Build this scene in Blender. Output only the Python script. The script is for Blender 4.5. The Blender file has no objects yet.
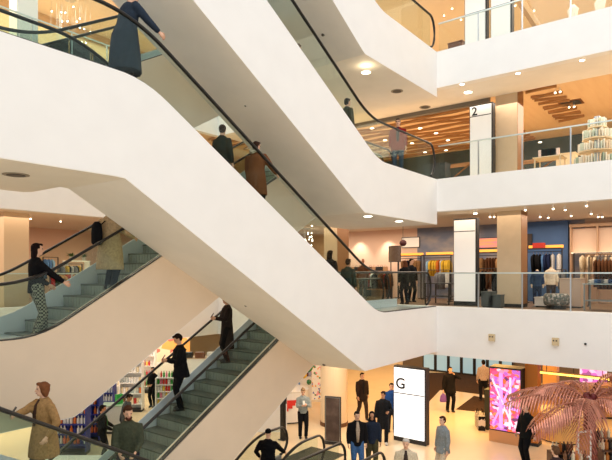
import bpy, bmesh, math, random
from mathutils import Vector, Matrix
random.seed(7)
R = math.radians
scene = bpy.context.scene
COL = scene.collection

# ---------------------------------------------------------------- camera
CZ = 5.63                      # eye height above the ground floor
YAW = 37.6
FPX = 551.0
cam_d = bpy.data.cameras.new('camera'); cam = bpy.data.objects.new('camera', cam_d); COL.objects.link(cam)
cam.location = (0, 0, CZ); cam.rotation_euler = (R(90), 0, R(YAW-90))
cam_d.sensor_width = 36; cam_d.lens = 36*FPX/612; cam_d.shift_y = 43/612
cam_d.clip_end = 300
scene.camera = cam

# ---------------------------------------------------------------- world and light
w = bpy.data.worlds.new('world'); scene.world = w; w.use_nodes = True
bg = w.node_tree.nodes['Background']; bg.inputs[0].default_value = (0.975, 0.985, 1.0, 1); bg.inputs[1].default_value = 0.98
def area(name, loc, rot, sx, sy, power, col):
    d = bpy.data.lights.new(name, 'AREA'); d.shape = 'RECTANGLE'; d.size = sx; d.size_y = sy
    d.energy = power; d.color = col
    o = bpy.data.objects.new(name, d); COL.objects.link(o); o.location = loc; o.rotation_euler = [R(a) for a in rot]
    return o
WARM = (1.0, 0.82, 0.63); GOLD = (1.0, 0.66, 0.32); SOFT = (1.0, 0.88, 0.74)
area('shop_light', (21.0, 8, 7.62), (0,0,0), 5, 18, 620, WARM)
area('shop_light', (22.0, 8, 11.6), (0,0,0), 6, 18, 1350, SOFT)
area('shop_light', (22.0, 8, 15.9), (0,0,0), 6, 18, 900, SOFT)
area('shop_light', (24.0, 10, 2.75), (0,0,0), 10, 16, 560, GOLD)
area('shop_light', (15.2, 10.0, 2.85), (0,0,0), 3, 3, 90, WARM)
area('shop_light', (6.0, 21.5, 7.6), (0,0,0), 20, 4, 560, WARM)
area('shop_light', (6.0, 21.5, 11.8), (0,0,0), 20, 4, 800, SOFT)
area('shop_light', (6.0, 20.9, 15.9), (0,0,0), 20, 3, 800, SOFT)
area('shop_light', (8.0, 21.5, 2.7), (0,0,0), 20, 5, 650, SOFT)
area('shop_light', (20.3, 7.5, 2.78), (0,0,0), 3, 3, 150, (1.0,.55,.16))
area('skylight', (2.0, 3.0, 24.0), (0,-28,0), 10, 14, 1500, (.97,.98,1.0))
scene.view_settings.view_transform = 'Standard'; scene.view_settings.look = 'None'
scene.view_settings.gamma = 1; scene.view_settings.use_curve_mapping = False
scene.view_settings.exposure = 0.0

# ---------------------------------------------------------------- geometry constants
F0, F1, F2, F3, F4 = 0.0, 4.45, 8.80, 13.15, 17.5
X1 = 17.65                     # right facade edge
YB = 18.7                      # far facade edge
YA0, YA1, YA2 = 7.94, 9.71, 11.48   # escalator banks
cY, sY = math.cos(R(YAW)), math.sin(R(YAW))
def ray(u, v):
    a = (u-306)/FPX; b = (273-v)/FPX
    return Vector((cY+a*sY, sY-a*cY, b))
def U(u, v, X=None, Y=None, Z=None, t=None):
    d = ray(u, v)
    if X is not None: t = X/d.x
    elif Y is not None: t = Y/d.y
    elif Z is not None: t = (Z-CZ)/d.z
    return Vector((d.x*t, d.y*t, CZ+d.z*t))

# ---------------------------------------------------------------- materials
def lin(c):
    return tuple(((x/255)/12.92 if x/255 <= .04045 else ((x/255+.055)/1.055)**2.4) for x in c)
MC = {}
def mat(name, rgb, rough=.6, metal=0, emit=0, noise=0, scale=8, spec=None):
    if name in MC: return MC[name]
    m = bpy.data.materials.new(name); m.use_nodes = True; MC[name] = m
    nt = m.node_tree; b = nt.nodes['Principled BSDF']; c = lin(rgb)
    b.inputs['Base Color'].default_value = (*c, 1); b.inputs['Roughness'].default_value = rough; b.inputs['Metallic'].default_value = metal
    if spec is not None: b.inputs['Specular IOR Level'].default_value = spec
    if emit:
        b.inputs['Emission Color'].default_value = (*c, 1); b.inputs['Emission Strength'].default_value = emit
    if noise:
        n = nt.nodes.new('ShaderNodeTexNoise'); n.inputs['Scale'].default_value = scale; n.inputs['Detail'].default_value = 4
        tc = nt.nodes.new('ShaderNodeTexCoord'); nt.links.new(tc.outputs['Object'], n.inputs['Vector'])
        r = nt.nodes.new('ShaderNodeValToRGB')
        r.color_ramp.elements[0].color = (*[x*(1-noise) for x in c], 1); r.color_ramp.elements[1].color = (*[min(1, x*(1+noise*.6)) for x in c], 1)
        r.color_ramp.elements[0].position = .3; r.color_ramp.elements[1].position = .7
        nt.links.new(n.outputs['Fac'], r.inputs[0]); nt.links.new(r.outputs[0], b.inputs['Base Color'])
    return m
def cloth(rgb): return mat('cloth_%d_%d_%d' % rgb, rgb, .9, noise=.25, scale=25, spec=.15)
def multi(name, stops, scale=6, kind='noise', rough=.6, emit=0, stretch=(1,1,1), interp='CONSTANT'):
    if name in MC: return MC[name]
    m = bpy.data.materials.new(name); m.use_nodes = True; MC[name] = m
    nt = m.node_tree; b = nt.nodes['Principled BSDF']; b.inputs['Roughness'].default_value = rough
    tc = nt.nodes.new('ShaderNodeTexCoord'); mp = nt.nodes.new('ShaderNodeMapping'); mp.inputs['Scale'].default_value = stretch
    nt.links.new(tc.outputs['Object'], mp.inputs[0])
    if kind == 'noise':
        n = nt.nodes.new('ShaderNodeTexNoise'); out = n.outputs['Fac']; n.inputs['Detail'].default_value = 3
    elif kind == 'voronoi':
        n = nt.nodes.new('ShaderNodeTexVoronoi'); sep = nt.nodes.new('ShaderNodeSeparateColor'); nt.links.new(n.outputs['Color'], sep.inputs[0]); out = sep.outputs[0]
    elif kind == 'wave':
        n = nt.nodes.new('ShaderNodeTexWave'); out = n.outputs['Fac']; n.inputs['Distortion'].default_value = 3
    n.inputs['Scale'].default_value = scale
    nt.links.new(mp.outputs[0], n.inputs['Vector'])
    r = nt.nodes.new('ShaderNodeValToRGB'); cr = r.color_ramp; cr.interpolation = interp
    while len(cr.elements) < len(stops): cr.elements.new(.5)
    for e, (p, c) in zip(cr.elements, stops): e.position = p; e.color = (*lin(c), 1)
    nt.links.new(out, r.inputs[0]); nt.links.new(r.outputs[0], b.inputs['Base Color'])
    if emit: nt.links.new(r.outputs[0], b.inputs['Emission Color']); b.inputs['Emission Strength'].default_value = emit
    return m
def checks(name, c1, c2, scale):
    m = bpy.data.materials.new(name); m.use_nodes = True; nt = m.node_tree; b = nt.nodes['Principled BSDF']
    n = nt.nodes.new('ShaderNodeTexChecker'); n.inputs['Scale'].default_value = scale
    n.inputs['Color1'].default_value = (*lin(c1),1); n.inputs['Color2'].default_value = (*lin(c2),1)
    tc = nt.nodes.new('ShaderNodeTexCoord'); nt.links.new(tc.outputs['Object'], n.inputs['Vector'])
    nt.links.new(n.outputs['Color'], b.inputs['Base Color']); b.inputs['Roughness'].default_value = .9
    return m
def glassmat(name, tint, refl=.06, rough=.02):
    m = bpy.data.materials.new(name); m.use_nodes = True; nt = m.node_tree; nt.nodes.clear()
    out = nt.nodes.new('ShaderNodeOutputMaterial'); t = nt.nodes.new('ShaderNodeBsdfTransparent'); t.inputs[0].default_value = (*tint, 1)
    g = nt.nodes.new('ShaderNodeBsdfGlossy'); g.inputs['Roughness'].default_value = rough; g.inputs[0].default_value = (.9,1,.95,1)
    mx = nt.nodes.new('ShaderNodeMixShader'); lw = nt.nodes.new('ShaderNodeLayerWeight'); lw.inputs[0].default_value = .25
    mm = nt.nodes.new('ShaderNodeMath'); mm.operation = 'MULTIPLY_ADD'; mm.inputs[1].default_value = .03; mm.inputs[2].default_value = refl
    nt.links.new(lw.outputs['Facing'], mm.inputs[0]); nt.links.new(mm.outputs[0], mx.inputs[0])
    nt.links.new(t.outputs[0], mx.inputs[1]); nt.links.new(g.outputs[0], mx.inputs[2]); nt.links.new(mx.outputs[0], out.inputs[0])
    MC[name] = m; return m
GLASS2 = glassmat('clear_glass', (.95,.975,.962), .012)
GLASS = glassmat('green_tinted_glass', (.895,.943,.91), .012)     # each panel shows two faces
WHITE = mat('white_plaster', (246,244,240), .55, noise=.02, scale=2)
SOFFIT = mat('cream_plaster', (244,238,228), .7, noise=.03, scale=2)
SHADE_TINT = mat('shade_tinted_plaster', (236,214,188), .7, noise=.03, scale=2)  # rear bank side panels: shade and warm bounce tinted into the plaster colour
RAIL = mat('black_rubber', (14,13,13), .35)
STEEL = mat('brushed_steel', (190,196,200), .3, .9)
SKIRT = mat('pale_steel_skirt', (222,232,238), .35, .1)
DARK = mat('dark_grey_metal', (40,38,38), .5)
STEP = mat('step_grey_metal', (96,102,96), .5, .3, noise=.2, scale=20)
RISER = mat('riser_grey_metal', (150,158,148), .55, .2)
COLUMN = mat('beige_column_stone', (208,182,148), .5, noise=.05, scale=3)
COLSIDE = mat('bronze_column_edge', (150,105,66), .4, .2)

# ---------------------------------------------------------------- mesh helpers
def mesh_obj(name, bm, m=None, parent=None, smooth=False, mats=None):
    bmesh.ops.recalc_face_normals(bm, faces=bm.faces)
    me = bpy.data.meshes.new(name); bm.to_mesh(me); bm.free()
    if smooth:
        for p in me.polygons: p.use_smooth = True
    for x in (mats or ([m] if m else [])): me.materials.append(x)
    o = bpy.data.objects.new(name, me); COL.objects.link(o)
    if parent: o.parent = parent
    return o
def box(bm, x0, x1, y0, y1, z0, z1, mi=0):
    vs = [bm.verts.new((x, y, z)) for x in (x0, x1) for y in (y0, y1) for z in (z0, z1)]
    for f in ((0,1,3,2),(4,6,7,5),(0,4,5,1),(2,3,7,6),(0,2,6,4),(1,5,7,3)):
        fc = bm.faces.new([vs[i] for i in f]); fc.material_index = mi
def prism(bm, pts, y0, y1, axis='y'):
    # polygon in (x,z) swept in y ; or polygon in (x,y) swept in z
    def P(a, b, c): return (a, c, b) if axis == 'y' else ((a, b, c) if axis == 'z' else (c, a, b))
    A = [bm.verts.new(P(a, b, y0)) for a, b in pts]; B = [bm.verts.new(P(a, b, y1)) for a, b in pts]
    n = len(pts)
    bm.faces.new(A); bm.faces.new(B)
    for i in range(n): bm.faces.new((A[i], A[(i+1) % n], B[(i+1) % n], B[i]))
def strip(bm, top, bot, y0, y1):
    # solid between two (x,z) polylines of the same length, swept y0..y1
    n = len(top); T0 = [bm.verts.new((x,y0,z)) for x,z in top]; T1 = [bm.verts.new((x,y1,z)) for x,z in top]
    B0 = [bm.verts.new((x,y0,z)) for x,z in bot]; B1 = [bm.verts.new((x,y1,z)) for x,z in bot]
    for i in range(n-1):
        for q in ((T0[i],T0[i+1],T1[i+1],T1[i]),(B0[i],B1[i],B1[i+1],B0[i+1]),(T0[i],B0[i],B0[i+1],T0[i+1]),(T1[i],T1[i+1],B1[i+1],B1[i])): bm.faces.new(q)
    bm.faces.new((T0[0],T1[0],B1[0],B0[0])); bm.faces.new((T0[-1],B0[-1],B1[-1],T1[-1]))
def loft(bm, pts, rad, n=10, ref=Vector((1,0,0)), mi=0, cap=True):
    pts = [Vector(p) for p in pts]; rings = []
    for i, p in enumerate(pts):
        t = (pts[min(i+1, len(pts)-1)]-pts[max(i-1, 0)])
        if t.length < 1e-6: t = Vector((0,0,1))
        t.normalize(); b = ref-ref.dot(t)*t
        if b.length < .15: b = Vector((0,0,1))-t.z*t
        if b.length < .15: b = Vector((0,1,0))-t.y*t
        b.normalize(); a = t.cross(b); r = rad[i]
        ra, rb = (r, r) if not isinstance(r, tuple) else r
        rings.append([bm.verts.new(p+a*ra*math.cos(2*math.pi*k/n)+b*rb*math.sin(2*math.pi*k/n)) for k in range(n)])
    for i in range(len(rings)-1):
        for k in range(n):
            f = bm.faces.new((rings[i][k], rings[i][(k+1) % n], rings[i+1][(k+1) % n], rings[i+1][k])); f.material_index = mi
    if cap:
        f = bm.faces.new(rings[0][::-1]); f.material_index = mi
        f = bm.faces.new(rings[-1]); f.material_index = mi
def ball(bm, c, r, seg=12, mi=0, M=None):
    rx, ry, rz = (r, r, r) if not isinstance(r, tuple) else r
    mt = Matrix.Translation(Vector(c)) @ (M or Matrix.Identity(4)) @ Matrix.Diagonal((rx, ry, rz, 1))
    g = bmesh.ops.create_uvsphere(bm, u_segments=seg, v_segments=max(6, seg*2//3), radius=1, matrix=mt)
    for v in g['verts']:
        for f in v.link_faces: f.material_index = mi
def lathe(bm, prof, c=(0,0,0), n=20, mi=0):
    rings = []
    for r, z in prof: rings.append([bm.verts.new((c[0]+r*math.cos(2*math.pi*k/n), c[1]+r*math.sin(2*math.pi*k/n), c[2]+z)) for k in range(n)])
    for i in range(len(rings)-1):
        for k in range(n): bm.faces.new((rings[i][k], rings[i][(k+1)%n], rings[i+1][(k+1)%n], rings[i+1][k])).material_index = mi
    bm.faces.new(rings[0][::-1]).material_index = mi; bm.faces.new(rings[-1]).material_index = mi
def tag(o, label, cat, group=None, kind=None):
    o['label'] = label; o['category'] = cat
    if group: o['group'] = group
    if kind: o['kind'] = kind
    return o
def thing(name, label, cat, loc=(0,0,0), rz=0, group=None):
    o = bpy.data.objects.new(name, None); COL.objects.link(o); o.location = loc; o.rotation_euler = (0,0,rz)
    o.empty_display_size = .1
    return tag(o, label, cat, group)
def struct(name, bm, m, parent=None, **k):
    o = mesh_obj(name, bm, m, parent, **k)
    if not parent: o['kind'] = 'structure'
    return o
def bxo(name, x0, x1, y0, y1, z0, z1, m, parent=None):
    bm = bmesh.new(); box(bm, x0, x1, y0, y1, z0, z1); return mesh_obj(name, bm, m, parent)
def sbox(name, x0, x1, y0, y1, z0, z1, m):
    o = bxo(name, x0, x1, y0, y1, z0, z1, m); o['kind'] = 'structure'; return o
def copy_tree(o, parent=None):
    c = o.copy(); COL.objects.link(c); c.parent = parent
    for ch in list(o.children): copy_tree(ch, c)
    return c

# ---------------------------------------------------------------- structure
FLOORM = mat('cream_polished_stone', (236,214,178), .22, noise=.06, scale=.7)
WOODC = multi('timber_ceiling', [(0,(222,182,132)),(.5,(234,200,154)),(1,(242,212,170))], 1.2, 'noise', .5, 0, (.4,4,1), 'LINEAR')
CEILB = mat('cream_ceiling', (238,222,198), .8)
CARP = mat('light_oak_floor', (205,178,140), .9, noise=.2, scale=10)
HX0, HX1, HY0, HY1 = 7.0, 12.15, 9.45, 10.75
bm = bmesh.new()
for a in ((-16,HX0,-14,32),(HX1,40,-14,32),(HX0,HX1,-14,HY0),(HX0,HX1,HY1,32)): box(bm, a[0],a[1],a[2],a[3],-.2,0)
struct('floor', bm, FLOORM)
sbox('floor', HX0-.3, HX1+.3, HY0-.3, HY1+.3, -3.6, -3.5, mat('dim_grey_pit', (120,116,108), .7))
for a in ((HX0-.25,HX0-.05,HY0-.25,HY1+.25),(HX1+.05,HX1+.25,HY0-.25,HY1+.25),(HX0-.05,HX1+.05,HY0-.25,HY0-.1),(HX0-.05,HX1+.05,HY1+.1,HY1+.25)): sbox('wall_pit', *a, -3.5, -.201, mat('dim_grey_pit', (120,116,108), .7))
ti = 0
def trim(x0,x1,y0,y1,z0,z1,m):
    global ti; ti += 1
    return sbox('trim_%d' % ti, x0,x1,y0,y1,z0,z1,m)
for F, B, ceilm, fl in ((F1, 1.62, CEILB, mat('walnut_floor', (136,108,84), .4, noise=.15, scale=3)), (F2, 1.07, CEILB, CARP), (F3, 1.20, WOODC, CARP), (F4, 1.2, CEILB, CARP)):
    zb = F-B
    trim(X1, X1+.3, -12, YB+.3, zb, F+.04, WHITE)          # right facade band
    trim(-14, X1, YB, YB+.3, zb, F+.04, WHITE)             # far facade band
    sbox('floor', X1+.3, 36, -12, 32, F-.15, F, fl)
    sbox('floor', -14, X1+.3, YB+.3, 32, F-.15, F, fl)
    zc = zb+.04 if F != F3 else zb+.18
    sbox('ceiling', X1+.3, 36, -12, 32, zc, zc+.06, ceilm)
    sbox('ceiling', -14, X1+.3, YB+.3, 32, zc, zc+.06, ceilm)
# plain ledge inside the level three band, before the timber ceiling starts
trim(X1+.3, X1+2.1, -12, YB, F3-1.2, F3-1.02, SOFFIT)
# ---------------------------------------------------------------- escalators
SL = .5774
def smooth(xs, f, wd=.45):
    out = []
    for x in xs:
        s = 0
        for k in range(-5, 6): s += f(x+wd*k/5)
        out.append(s/11)
    return out
def escalator(label, y0, y1, down, Ft, Fb, xs, sof_t, sof_b, xl, xr, body_m, xrail_l=None, xrail_r=None, nsteps=True, group='escalators crossing the atrium', th=1.93, sofm=None, hl=1.2, hi=1.0):
    """down: falls towards +X.  xs: x where the band leaves the left landing."""
    sofm = sofm or SOFFIT
    FL, FR = (Ft, Fb) if down else (Fb, Ft)
    SL = .565 if down else .5774
    run = (Ft-Fb)/SL; sg = -1 if down else 1
    xe = xs+run
    top = lambda x: FL if x < xs else (FR if x > xe else FL+sg*SL*(x-xs))
    rshift = -.45 if down else .45          # the rail breaks where the offset lines meet
    rtop = lambda x: min(max(FL, FR), max(min(FL, FR), FL+sg*SL*(x-xs)-hl+hi))+hl
    bl = lambda x: max(.03 if Fb == F0 else -99, min(max(FL, FR)-(1.58 if down else 1.5), max(min(FL, FR)-1.5, FL+sg*SL*(x-xs)-th)))
    n = int((xr-xl)/.18); X = [xl+(xr-xl)*i/n for i in range(n+1)]
    topb = (lambda x: max(FR+.03, min(FL+.15, FL+.03-SL*(x-xs)))) if down else (lambda x: top(x)+.03)
    T = smooth(X, topb)
    B = [bl(x) for x in X]
    root = thing('escalator', label, 'escalator', (xs, (y0+y1)/2, FL), 0, group)
    ox, oy, oz = root.location
    def L(pts): return [(a-ox, b-oz) for a, b in pts]
    tl, blo = L(list(zip(X, T))), L(list(zip(X, B)))
    for nm, a, b in (('side_panel', y0, y0+.22), ('side_panel', y1-.22, y1)):
        bm = bmesh.new(); strip(bm, tl, blo, a-oy, b-oy); mesh_obj(nm, bm, body_m, root)
    bm = bmesh.new(); strip(bm, [(a, b-.001) for a, b in blo], [(a, b-.014) for a, b in blo], y0-oy, y1-oy); mesh_obj('soffit', bm, sofm, root)
    # dark edge trim that carries the glass
    for a in (y0+.03, y1-.15):
        bm = bmesh.new(); strip(bm, [(p, q+.022) for p, q in tl], [(p, q+.001) for p, q in tl], a-oy, a+.12-oy); mesh_obj('edge_trim', bm, DARK, root)
    # inner skirts
    for a in (y0+.22, y1-.24):
        bm = bmesh.new(); strip(bm, [(p, q+(.24 if a > y0+1 else -.005)) for p, q in tl], [(p, q-.3) for p, q in tl], a-oy, a+.02-oy); mesh_obj('skirt', bm, SKIRT, root)
    # rails and glass
    rl, rr = xrail_l if xrail_l is not None else xl+.4, xrail_r if xrail_r is not None else xr-.4
    n = int((rr-rl)/.15); XR = [rl+(rr-rl)*i/n for i in range(n+1)]
    RZ = smooth(XR, rtop, .6); TZ = [z-.03 for z in smooth(XR, topb)]
    for yy in (y0+.09, y1-.09):
        p = [(x-ox, yy-oy, z-oz) for x, z in zip(XR, RZ)]
        r0 = (p[-1][2]-(FR+.12-oz))/2; arc = [(p[-1][0]+r0*.62*math.sin(t), yy-oy, p[-1][2]-r0+r0*math.cos(t)) for t in [math.pi*k/8 for k in range(1, 9)]]
        r1 = (p[0][2]-(FL+.12-oz))/2; arc0 = [(p[0][0]-r1*.62*math.sin(t), yy-oy, p[0][2]-r1+r1*math.cos(t)) for t in [math.pi*k/8 for k in range(8, 0, -1)]]
        full = arc0+p+arc
        bm = bmesh.new(); loft(bm, full, [(.042, .03)]*len(full), 8, Vector((0,0,1))); mesh_obj('handrail', bm, RAIL, root, smooth=True)
        seg = 9; i = 0
        while i < n:
            j = min(n, i+seg); g = .006
            bm = bmesh.new()
            tp = [(XR[k]-ox, RZ[k]-.03-oz) for k in range(i, j+1)]; bt = [(XR[k]-ox, TZ[k]+.06-oz) for k in range(i, j+1)]
            tp[0] = (tp[0][0]+g, tp[0][1]); bt[0] = (bt[0][0]+g, bt[0][1]); tp[-1] = (tp[-1][0]-g, tp[-1][1]); bt[-1] = (bt[-1][0]-g, bt[-1][1])
            strip(bm, tp, bt, yy-.006-oy, yy+.006-oy); mesh_obj('glass_panel', bm, GLASS, root); i = j
    # landing plates
    if xs-.1 > xl: bxo('landing_plate', xl-ox, xs-ox, y0+.24-oy, y1-.24-oy, FL-.1-oz, FL-.005-oz, STEEL, root)
    if xr > xe: bxo('landing_plate', xe-ox, xr-ox, y0+.24-oy, y1-.24-oy, FR-.1-oz, FR-.005-oz, STEEL, root)
    # steps
    k = 0; first = None; x = xs
    while x < xe-.05:
        zc = FL+sg*SL*(x+.2-xs)-.1
        if first is None:
            bm = bmesh.new(); hw = (y1-y0)/2-.26
            box(bm, -.2, .2, -hw, hw, -.03, 0)
            nr = 12
            for q in range(nr):
                yy = -hw+2*hw*q/nr; box(bm, (-.2 if not down else .16), (-.16 if not down else .2), yy, yy+2*hw/nr*.85, -.26, -.03, 1)
            box(bm, (-.17 if not down else .14), (-.14 if not down else .17), -hw, hw, -.26, -.03, 1)
            first = mesh_obj('step', bm, None, root, mats=[STEP, RISER]); s = first
        else:
            s = first.copy(); COL.objects.link(s); s.parent = root
        s.location = (x+.2-ox, 0, zc-oz); x += .4; k += 1
    return root, top
G_ESC = None
eMain, zMain = escalator('long white escalator falling right across the middle, woman in brown hooded coat aboard', YA0, YA1, True, F2, F1, 6.0, 5.34, 12.91, 0, X1, WHITE, xrail_r=17.0)
eUp, zUp = escalator('white escalator above the middle one, falling to the landing with the man in red jacket', YA0, YA1, True, F3, F2, 6.0, 5.34, 12.91, 0, X1, WHITE, xrail_r=17.3)
eTop, zTop = escalator('topmost white escalator, only its foot and landing showing at upper right', YA0, YA1, True, F4, F3, 6.0, 5.34, 12.91, 0, X1, WHITE, xrail_r=17.3)
e2, z2 = escalator('shade-tinted escalator climbing at the left with woman in houndstooth trousers aboard', YA1, YA2, False, F2, F1, 4.92, 0, 0, -3, X1, SHADE_TINT, xrail_r=17.0, th=1.86, hl=.98, hi=1.1)
e3, z3 = escalator('shade-tinted escalator climbing from the ground floor with man in black looking at phone', YA1, YA2, False, F1, F0, 4.92, 0, 0, 3.0, X1, SHADE_TINT, xrail_r=17.0, xrail_l=3.6, th=1.72, hl=.98, hi=1.1)
e4, z4 = escalator('far escalator climbing up behind the long white one, from level two to level three', YA1, YA2, False, F3, F2, 4.92, 0, 0, 0, X1, SHADE_TINT, xrail_l=3.2, xrail_r=17.0, th=1.86, hl=.98, hi=1.1)
e5, z5 = escalator('escalator falling to the ground floor at lower left with woman in tan coat', YA0, YA1, True, F1, F0, .45, 0, 0, -3, 9.3, WHITE, xrail_r=8.8)
def stair_z(f, x): return f(x)-.1

# small lower escalators that go down to the basement
def low_escalator(label, y0, y1, pit):
    xr = 12.75 if pit else 12.5
    root = thing('escalator', label, 'escalator', (xr, (y0+y1)/2, 0), 0, 'basement escalator heads on the ground floor'); oy = (y0+y1)/2
    xe = 11.7
    f = lambda x: 0 if x > xe else -SL*(xe-x)
    xl = 7.2 if pit else 10.2
    n = 30; XR = [xl+(xr-xl)*i/n for i in range(n+1)]
    g = f if pit else (lambda x: 0)
    RZ = [z+.95 for z in smooth(XR, g, .5)]
    for yy in (y0, y1):
        p = [(x-xr, yy-oy, z) for x, z in zip(XR, RZ)]
        r0 = .41; arc = [(r0*.8*math.sin(t), yy-oy, .95-r0+r0*math.cos(t)) for t in [math.pi*k/10 for k in range(1, 11)]]
        bm = bmesh.new(); loft(bm, p+arc, [(.045, .035)]*(len(p)+10), 8, Vector((0,0,1))); mesh_obj('handrail', bm, RAIL, root, smooth=True)
        bm = bmesh.new(); strip(bm, [(a-xr, b-.035) for a, b in zip(XR, RZ)], [(a-xr, g(a)+.12) for a in XR], yy-oy-.006, yy-oy+.006); mesh_obj('glass_panel', bm, GLASS, root)
        bm = bmesh.new(); strip(bm, [(a-xr, g(a)+.12) for a in XR], [(a-xr, g(a)+.01-(.5 if pit and a < xe else 0)) for a in XR], yy-oy-.05, yy-oy+.05); mesh_obj('side_panel', bm, STEEL, root)
    bm = bmesh.new(); box(bm, -.45, 1.5 if pit else .3, y0-oy+.05, y1-oy-.05, .001, .012); mesh_obj('landing_plate', bm, mat('dark_ribbed_plate', (58,62,56), .5, .3, noise=.2), root)
    if pit:
        for k in range(10):
            s = bxo('step', xe-.4*(k+1)-xr+.05, xe-.4*k-xr+.05, y0-oy+.06, y1-oy-.06, -SL*.4*(k+1)-.25+.1, -SL*.4*(k+1)+.1, RISER, root)
low_escalator('black-railed escalator head sinking to the basement, man in black cap aboard', 9.4, 10.8, True)
low_escalator('black-railed escalator head in front of the couple, right of the one with capped man', 7.24, 8.5, False)

# ---------------------------------------------------------------- glass balustrades on the facade edges
def balustrade(label, axis, c, a0, a1, F, h=1.18, pitch=1.35):
    root = thing('glass_balustrade', label.replace(', in front of the clothes shop', ' of the clothes shop').replace('green glass','glass'), 'balustrade', (c, a0, F) if axis == 'y' else (a0, c, F), 0, None)
    n = max(1, int(abs(a1-a0)/pitch)); d = (a1-a0)/n
    def bx2(nm, s0, s1, w, z0, z1, m):
        if axis == 'y': return bxo(nm, -w, w, s0, s1, z0, z1, m, root)
        return bxo(nm, s0, s1, -w, w, z0, z1, m, root)
    bx2('handrail', 0, a1-a0, .025, h-.04, h, mat('pale_steel_rail', (215,225,220), .3, .6))
    for i in range(n):
        bx2('glass_panel', i*d+.01, (i+1)*d-.01, .006, .05, h-.04, GLASS2)
        bx2('post', i*d-.018, i*d+.018, .02, .04, h-.04, STEEL)
    return root
xg = X1+.12
for F, nm in ((F1, 'level one, in front of the clothes shop'), (F2, 'level two, before the sign marked 2'), (F3, 'level three, at the upper right')):
    balustrade('glass balustrade along the right edge of %s' % nm, 'y', xg, -6, YA0, F, 1.05 if F == F3 else 1.2)
    balustrade('green glass balustrade behind the escalators, %s' % nm.split(',')[0], 'y', xg, YA2+.1, YB, F)
    balustrade('green glass balustrade along the far edge of %s' % nm.split(',')[0], 'x', YB+.12, -12, X1, F)

# ---------------------------------------------------------------- back walls, columns
BLUEW = multi('blue_cloud_mural', [(0,(96,108,134)),(.4,(120,126,144)),(.6,(158,150,150)),(1,(196,176,158))], .9, 'noise', .7, 0, (1,1,2), 'LINEAR')
TEAL = mat('dark_teal_wall', (70,84,86), .7, noise=.2, scale=1)
PINKW = mat('blush_wall', (240,205,180), .7)
TAN = multi('tan_timber_wall', [(0,(205,165,118)),(1,(228,192,146))], 2, 'noise', .6, 0, (.3,.3,6), 'LINEAR')
sbox('wall_right', 24.2, 24.4, 16.6, 31, F1, F2-1.03, TAN)
sbox('wall_right', 24.2, 24.4, 11.9, 16.6, F1, F2-1.03, PINKW)
sbox('wall_right', 24.2, 24.4, 4.6, 11.9, F1, F2-1.03, BLUEW)
sbox('wall_right', 24.2, 24.4, -11, 4.6, F1, F2-1.03, mat('beige_shop_wall', (215,180,150), .7))
sbox('wall_right', 28.2, 28.4, -11, 31, F2, F3-1.02, TEAL)
sbox('wall_right', 27.2, 27.4, -11, 31, F3, F4-1.16, mat('cream_wall', (240,226,196), .7))
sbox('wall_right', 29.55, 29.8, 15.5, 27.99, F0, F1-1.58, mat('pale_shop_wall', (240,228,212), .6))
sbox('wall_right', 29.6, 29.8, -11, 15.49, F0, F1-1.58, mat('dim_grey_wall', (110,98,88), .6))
sbox('wall_back', -13, 24, 26, 26.2, F1, F2-1.03, mat('blush_wall_far', (232,190,160), .7))
sbox('wall_back', -13, 28.19, 26, 26.2, F2, F3-1.02, PINKW)
sbox('wall_back', -13, 27.19, 22.5, 22.7, F3, F4-1.16, TAN)
sbox('wall_back', -13, 29.59, 28, 28.2, F0, F1-1.58, mat('pale_wall_far', (235,222,205), .6))

def column(label, x, y, w, d, z0, z1, m=COLUMN):
    t = thing('column', label, 'column', (x+d/2, y+w/2, z0))
    bxo('shaft', -d/2, d/2, -w/2, w/2, 0, z1-z0-.002, m, t)
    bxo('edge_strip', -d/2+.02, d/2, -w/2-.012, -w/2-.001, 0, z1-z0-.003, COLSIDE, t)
    bxo('base', -d/2-.012, d/2+.012, -w/2-.014, w/2+.012, .001, .12, DARK, t)
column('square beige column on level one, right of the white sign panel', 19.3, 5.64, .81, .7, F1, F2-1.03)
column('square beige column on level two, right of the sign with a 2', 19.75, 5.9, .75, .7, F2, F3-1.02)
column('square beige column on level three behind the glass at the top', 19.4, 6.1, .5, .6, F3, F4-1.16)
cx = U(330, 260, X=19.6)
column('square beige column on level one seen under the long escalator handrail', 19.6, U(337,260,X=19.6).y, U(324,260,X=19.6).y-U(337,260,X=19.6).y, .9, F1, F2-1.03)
cl = U(4, 240, Y=20.0); cr = U(29, 240, Y=20.0)
t = thing('column', 'wide cream column on level one at the far left', 'column', ((cl.x+cr.x)/2, 20.4, F1))
bxo('shaft', -(cr.x-cl.x)/2, (cr.x-cl.x)/2, -.4, .4, 0, F2-1.03-F1-.002, mat('cream_column_stone', (225,196,160), .6), t)
cl = U(17, 20, Y=19.6); cr = U(38, 20, Y=19.6)
t = thing('column', 'pale column on level three seen through the glass at the top left', 'column', ((cl.x+cr.x)/2, 19.9, F3))
bxo('shaft', -(cr.x-cl.x)/2, (cr.x-cl.x)/2, -.3, .3, 0, F4-1.16-F3-.002, WHITE, t)
# round cream column on the ground floor
c = U(334, 405, t=20.5); z0 = 0
t = thing('column', 'round cream column with dark skirting on the ground floor behind the poster', 'column', (c.x, c.y, 0))
bm = bmesh.new(); lathe(bm, [(.5, .1), (.5, 2.8)], n=32); mesh_obj('shaft', bm, mat('glossy_cream', (238,214,178), .3), t, smooth=False)
bm = bmesh.new(); lathe(bm, [(.52, .0), (.52, .14)], n=32); mesh_obj('base', bm, mat('brown_stone', (110,70,40), .5), t)

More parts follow.
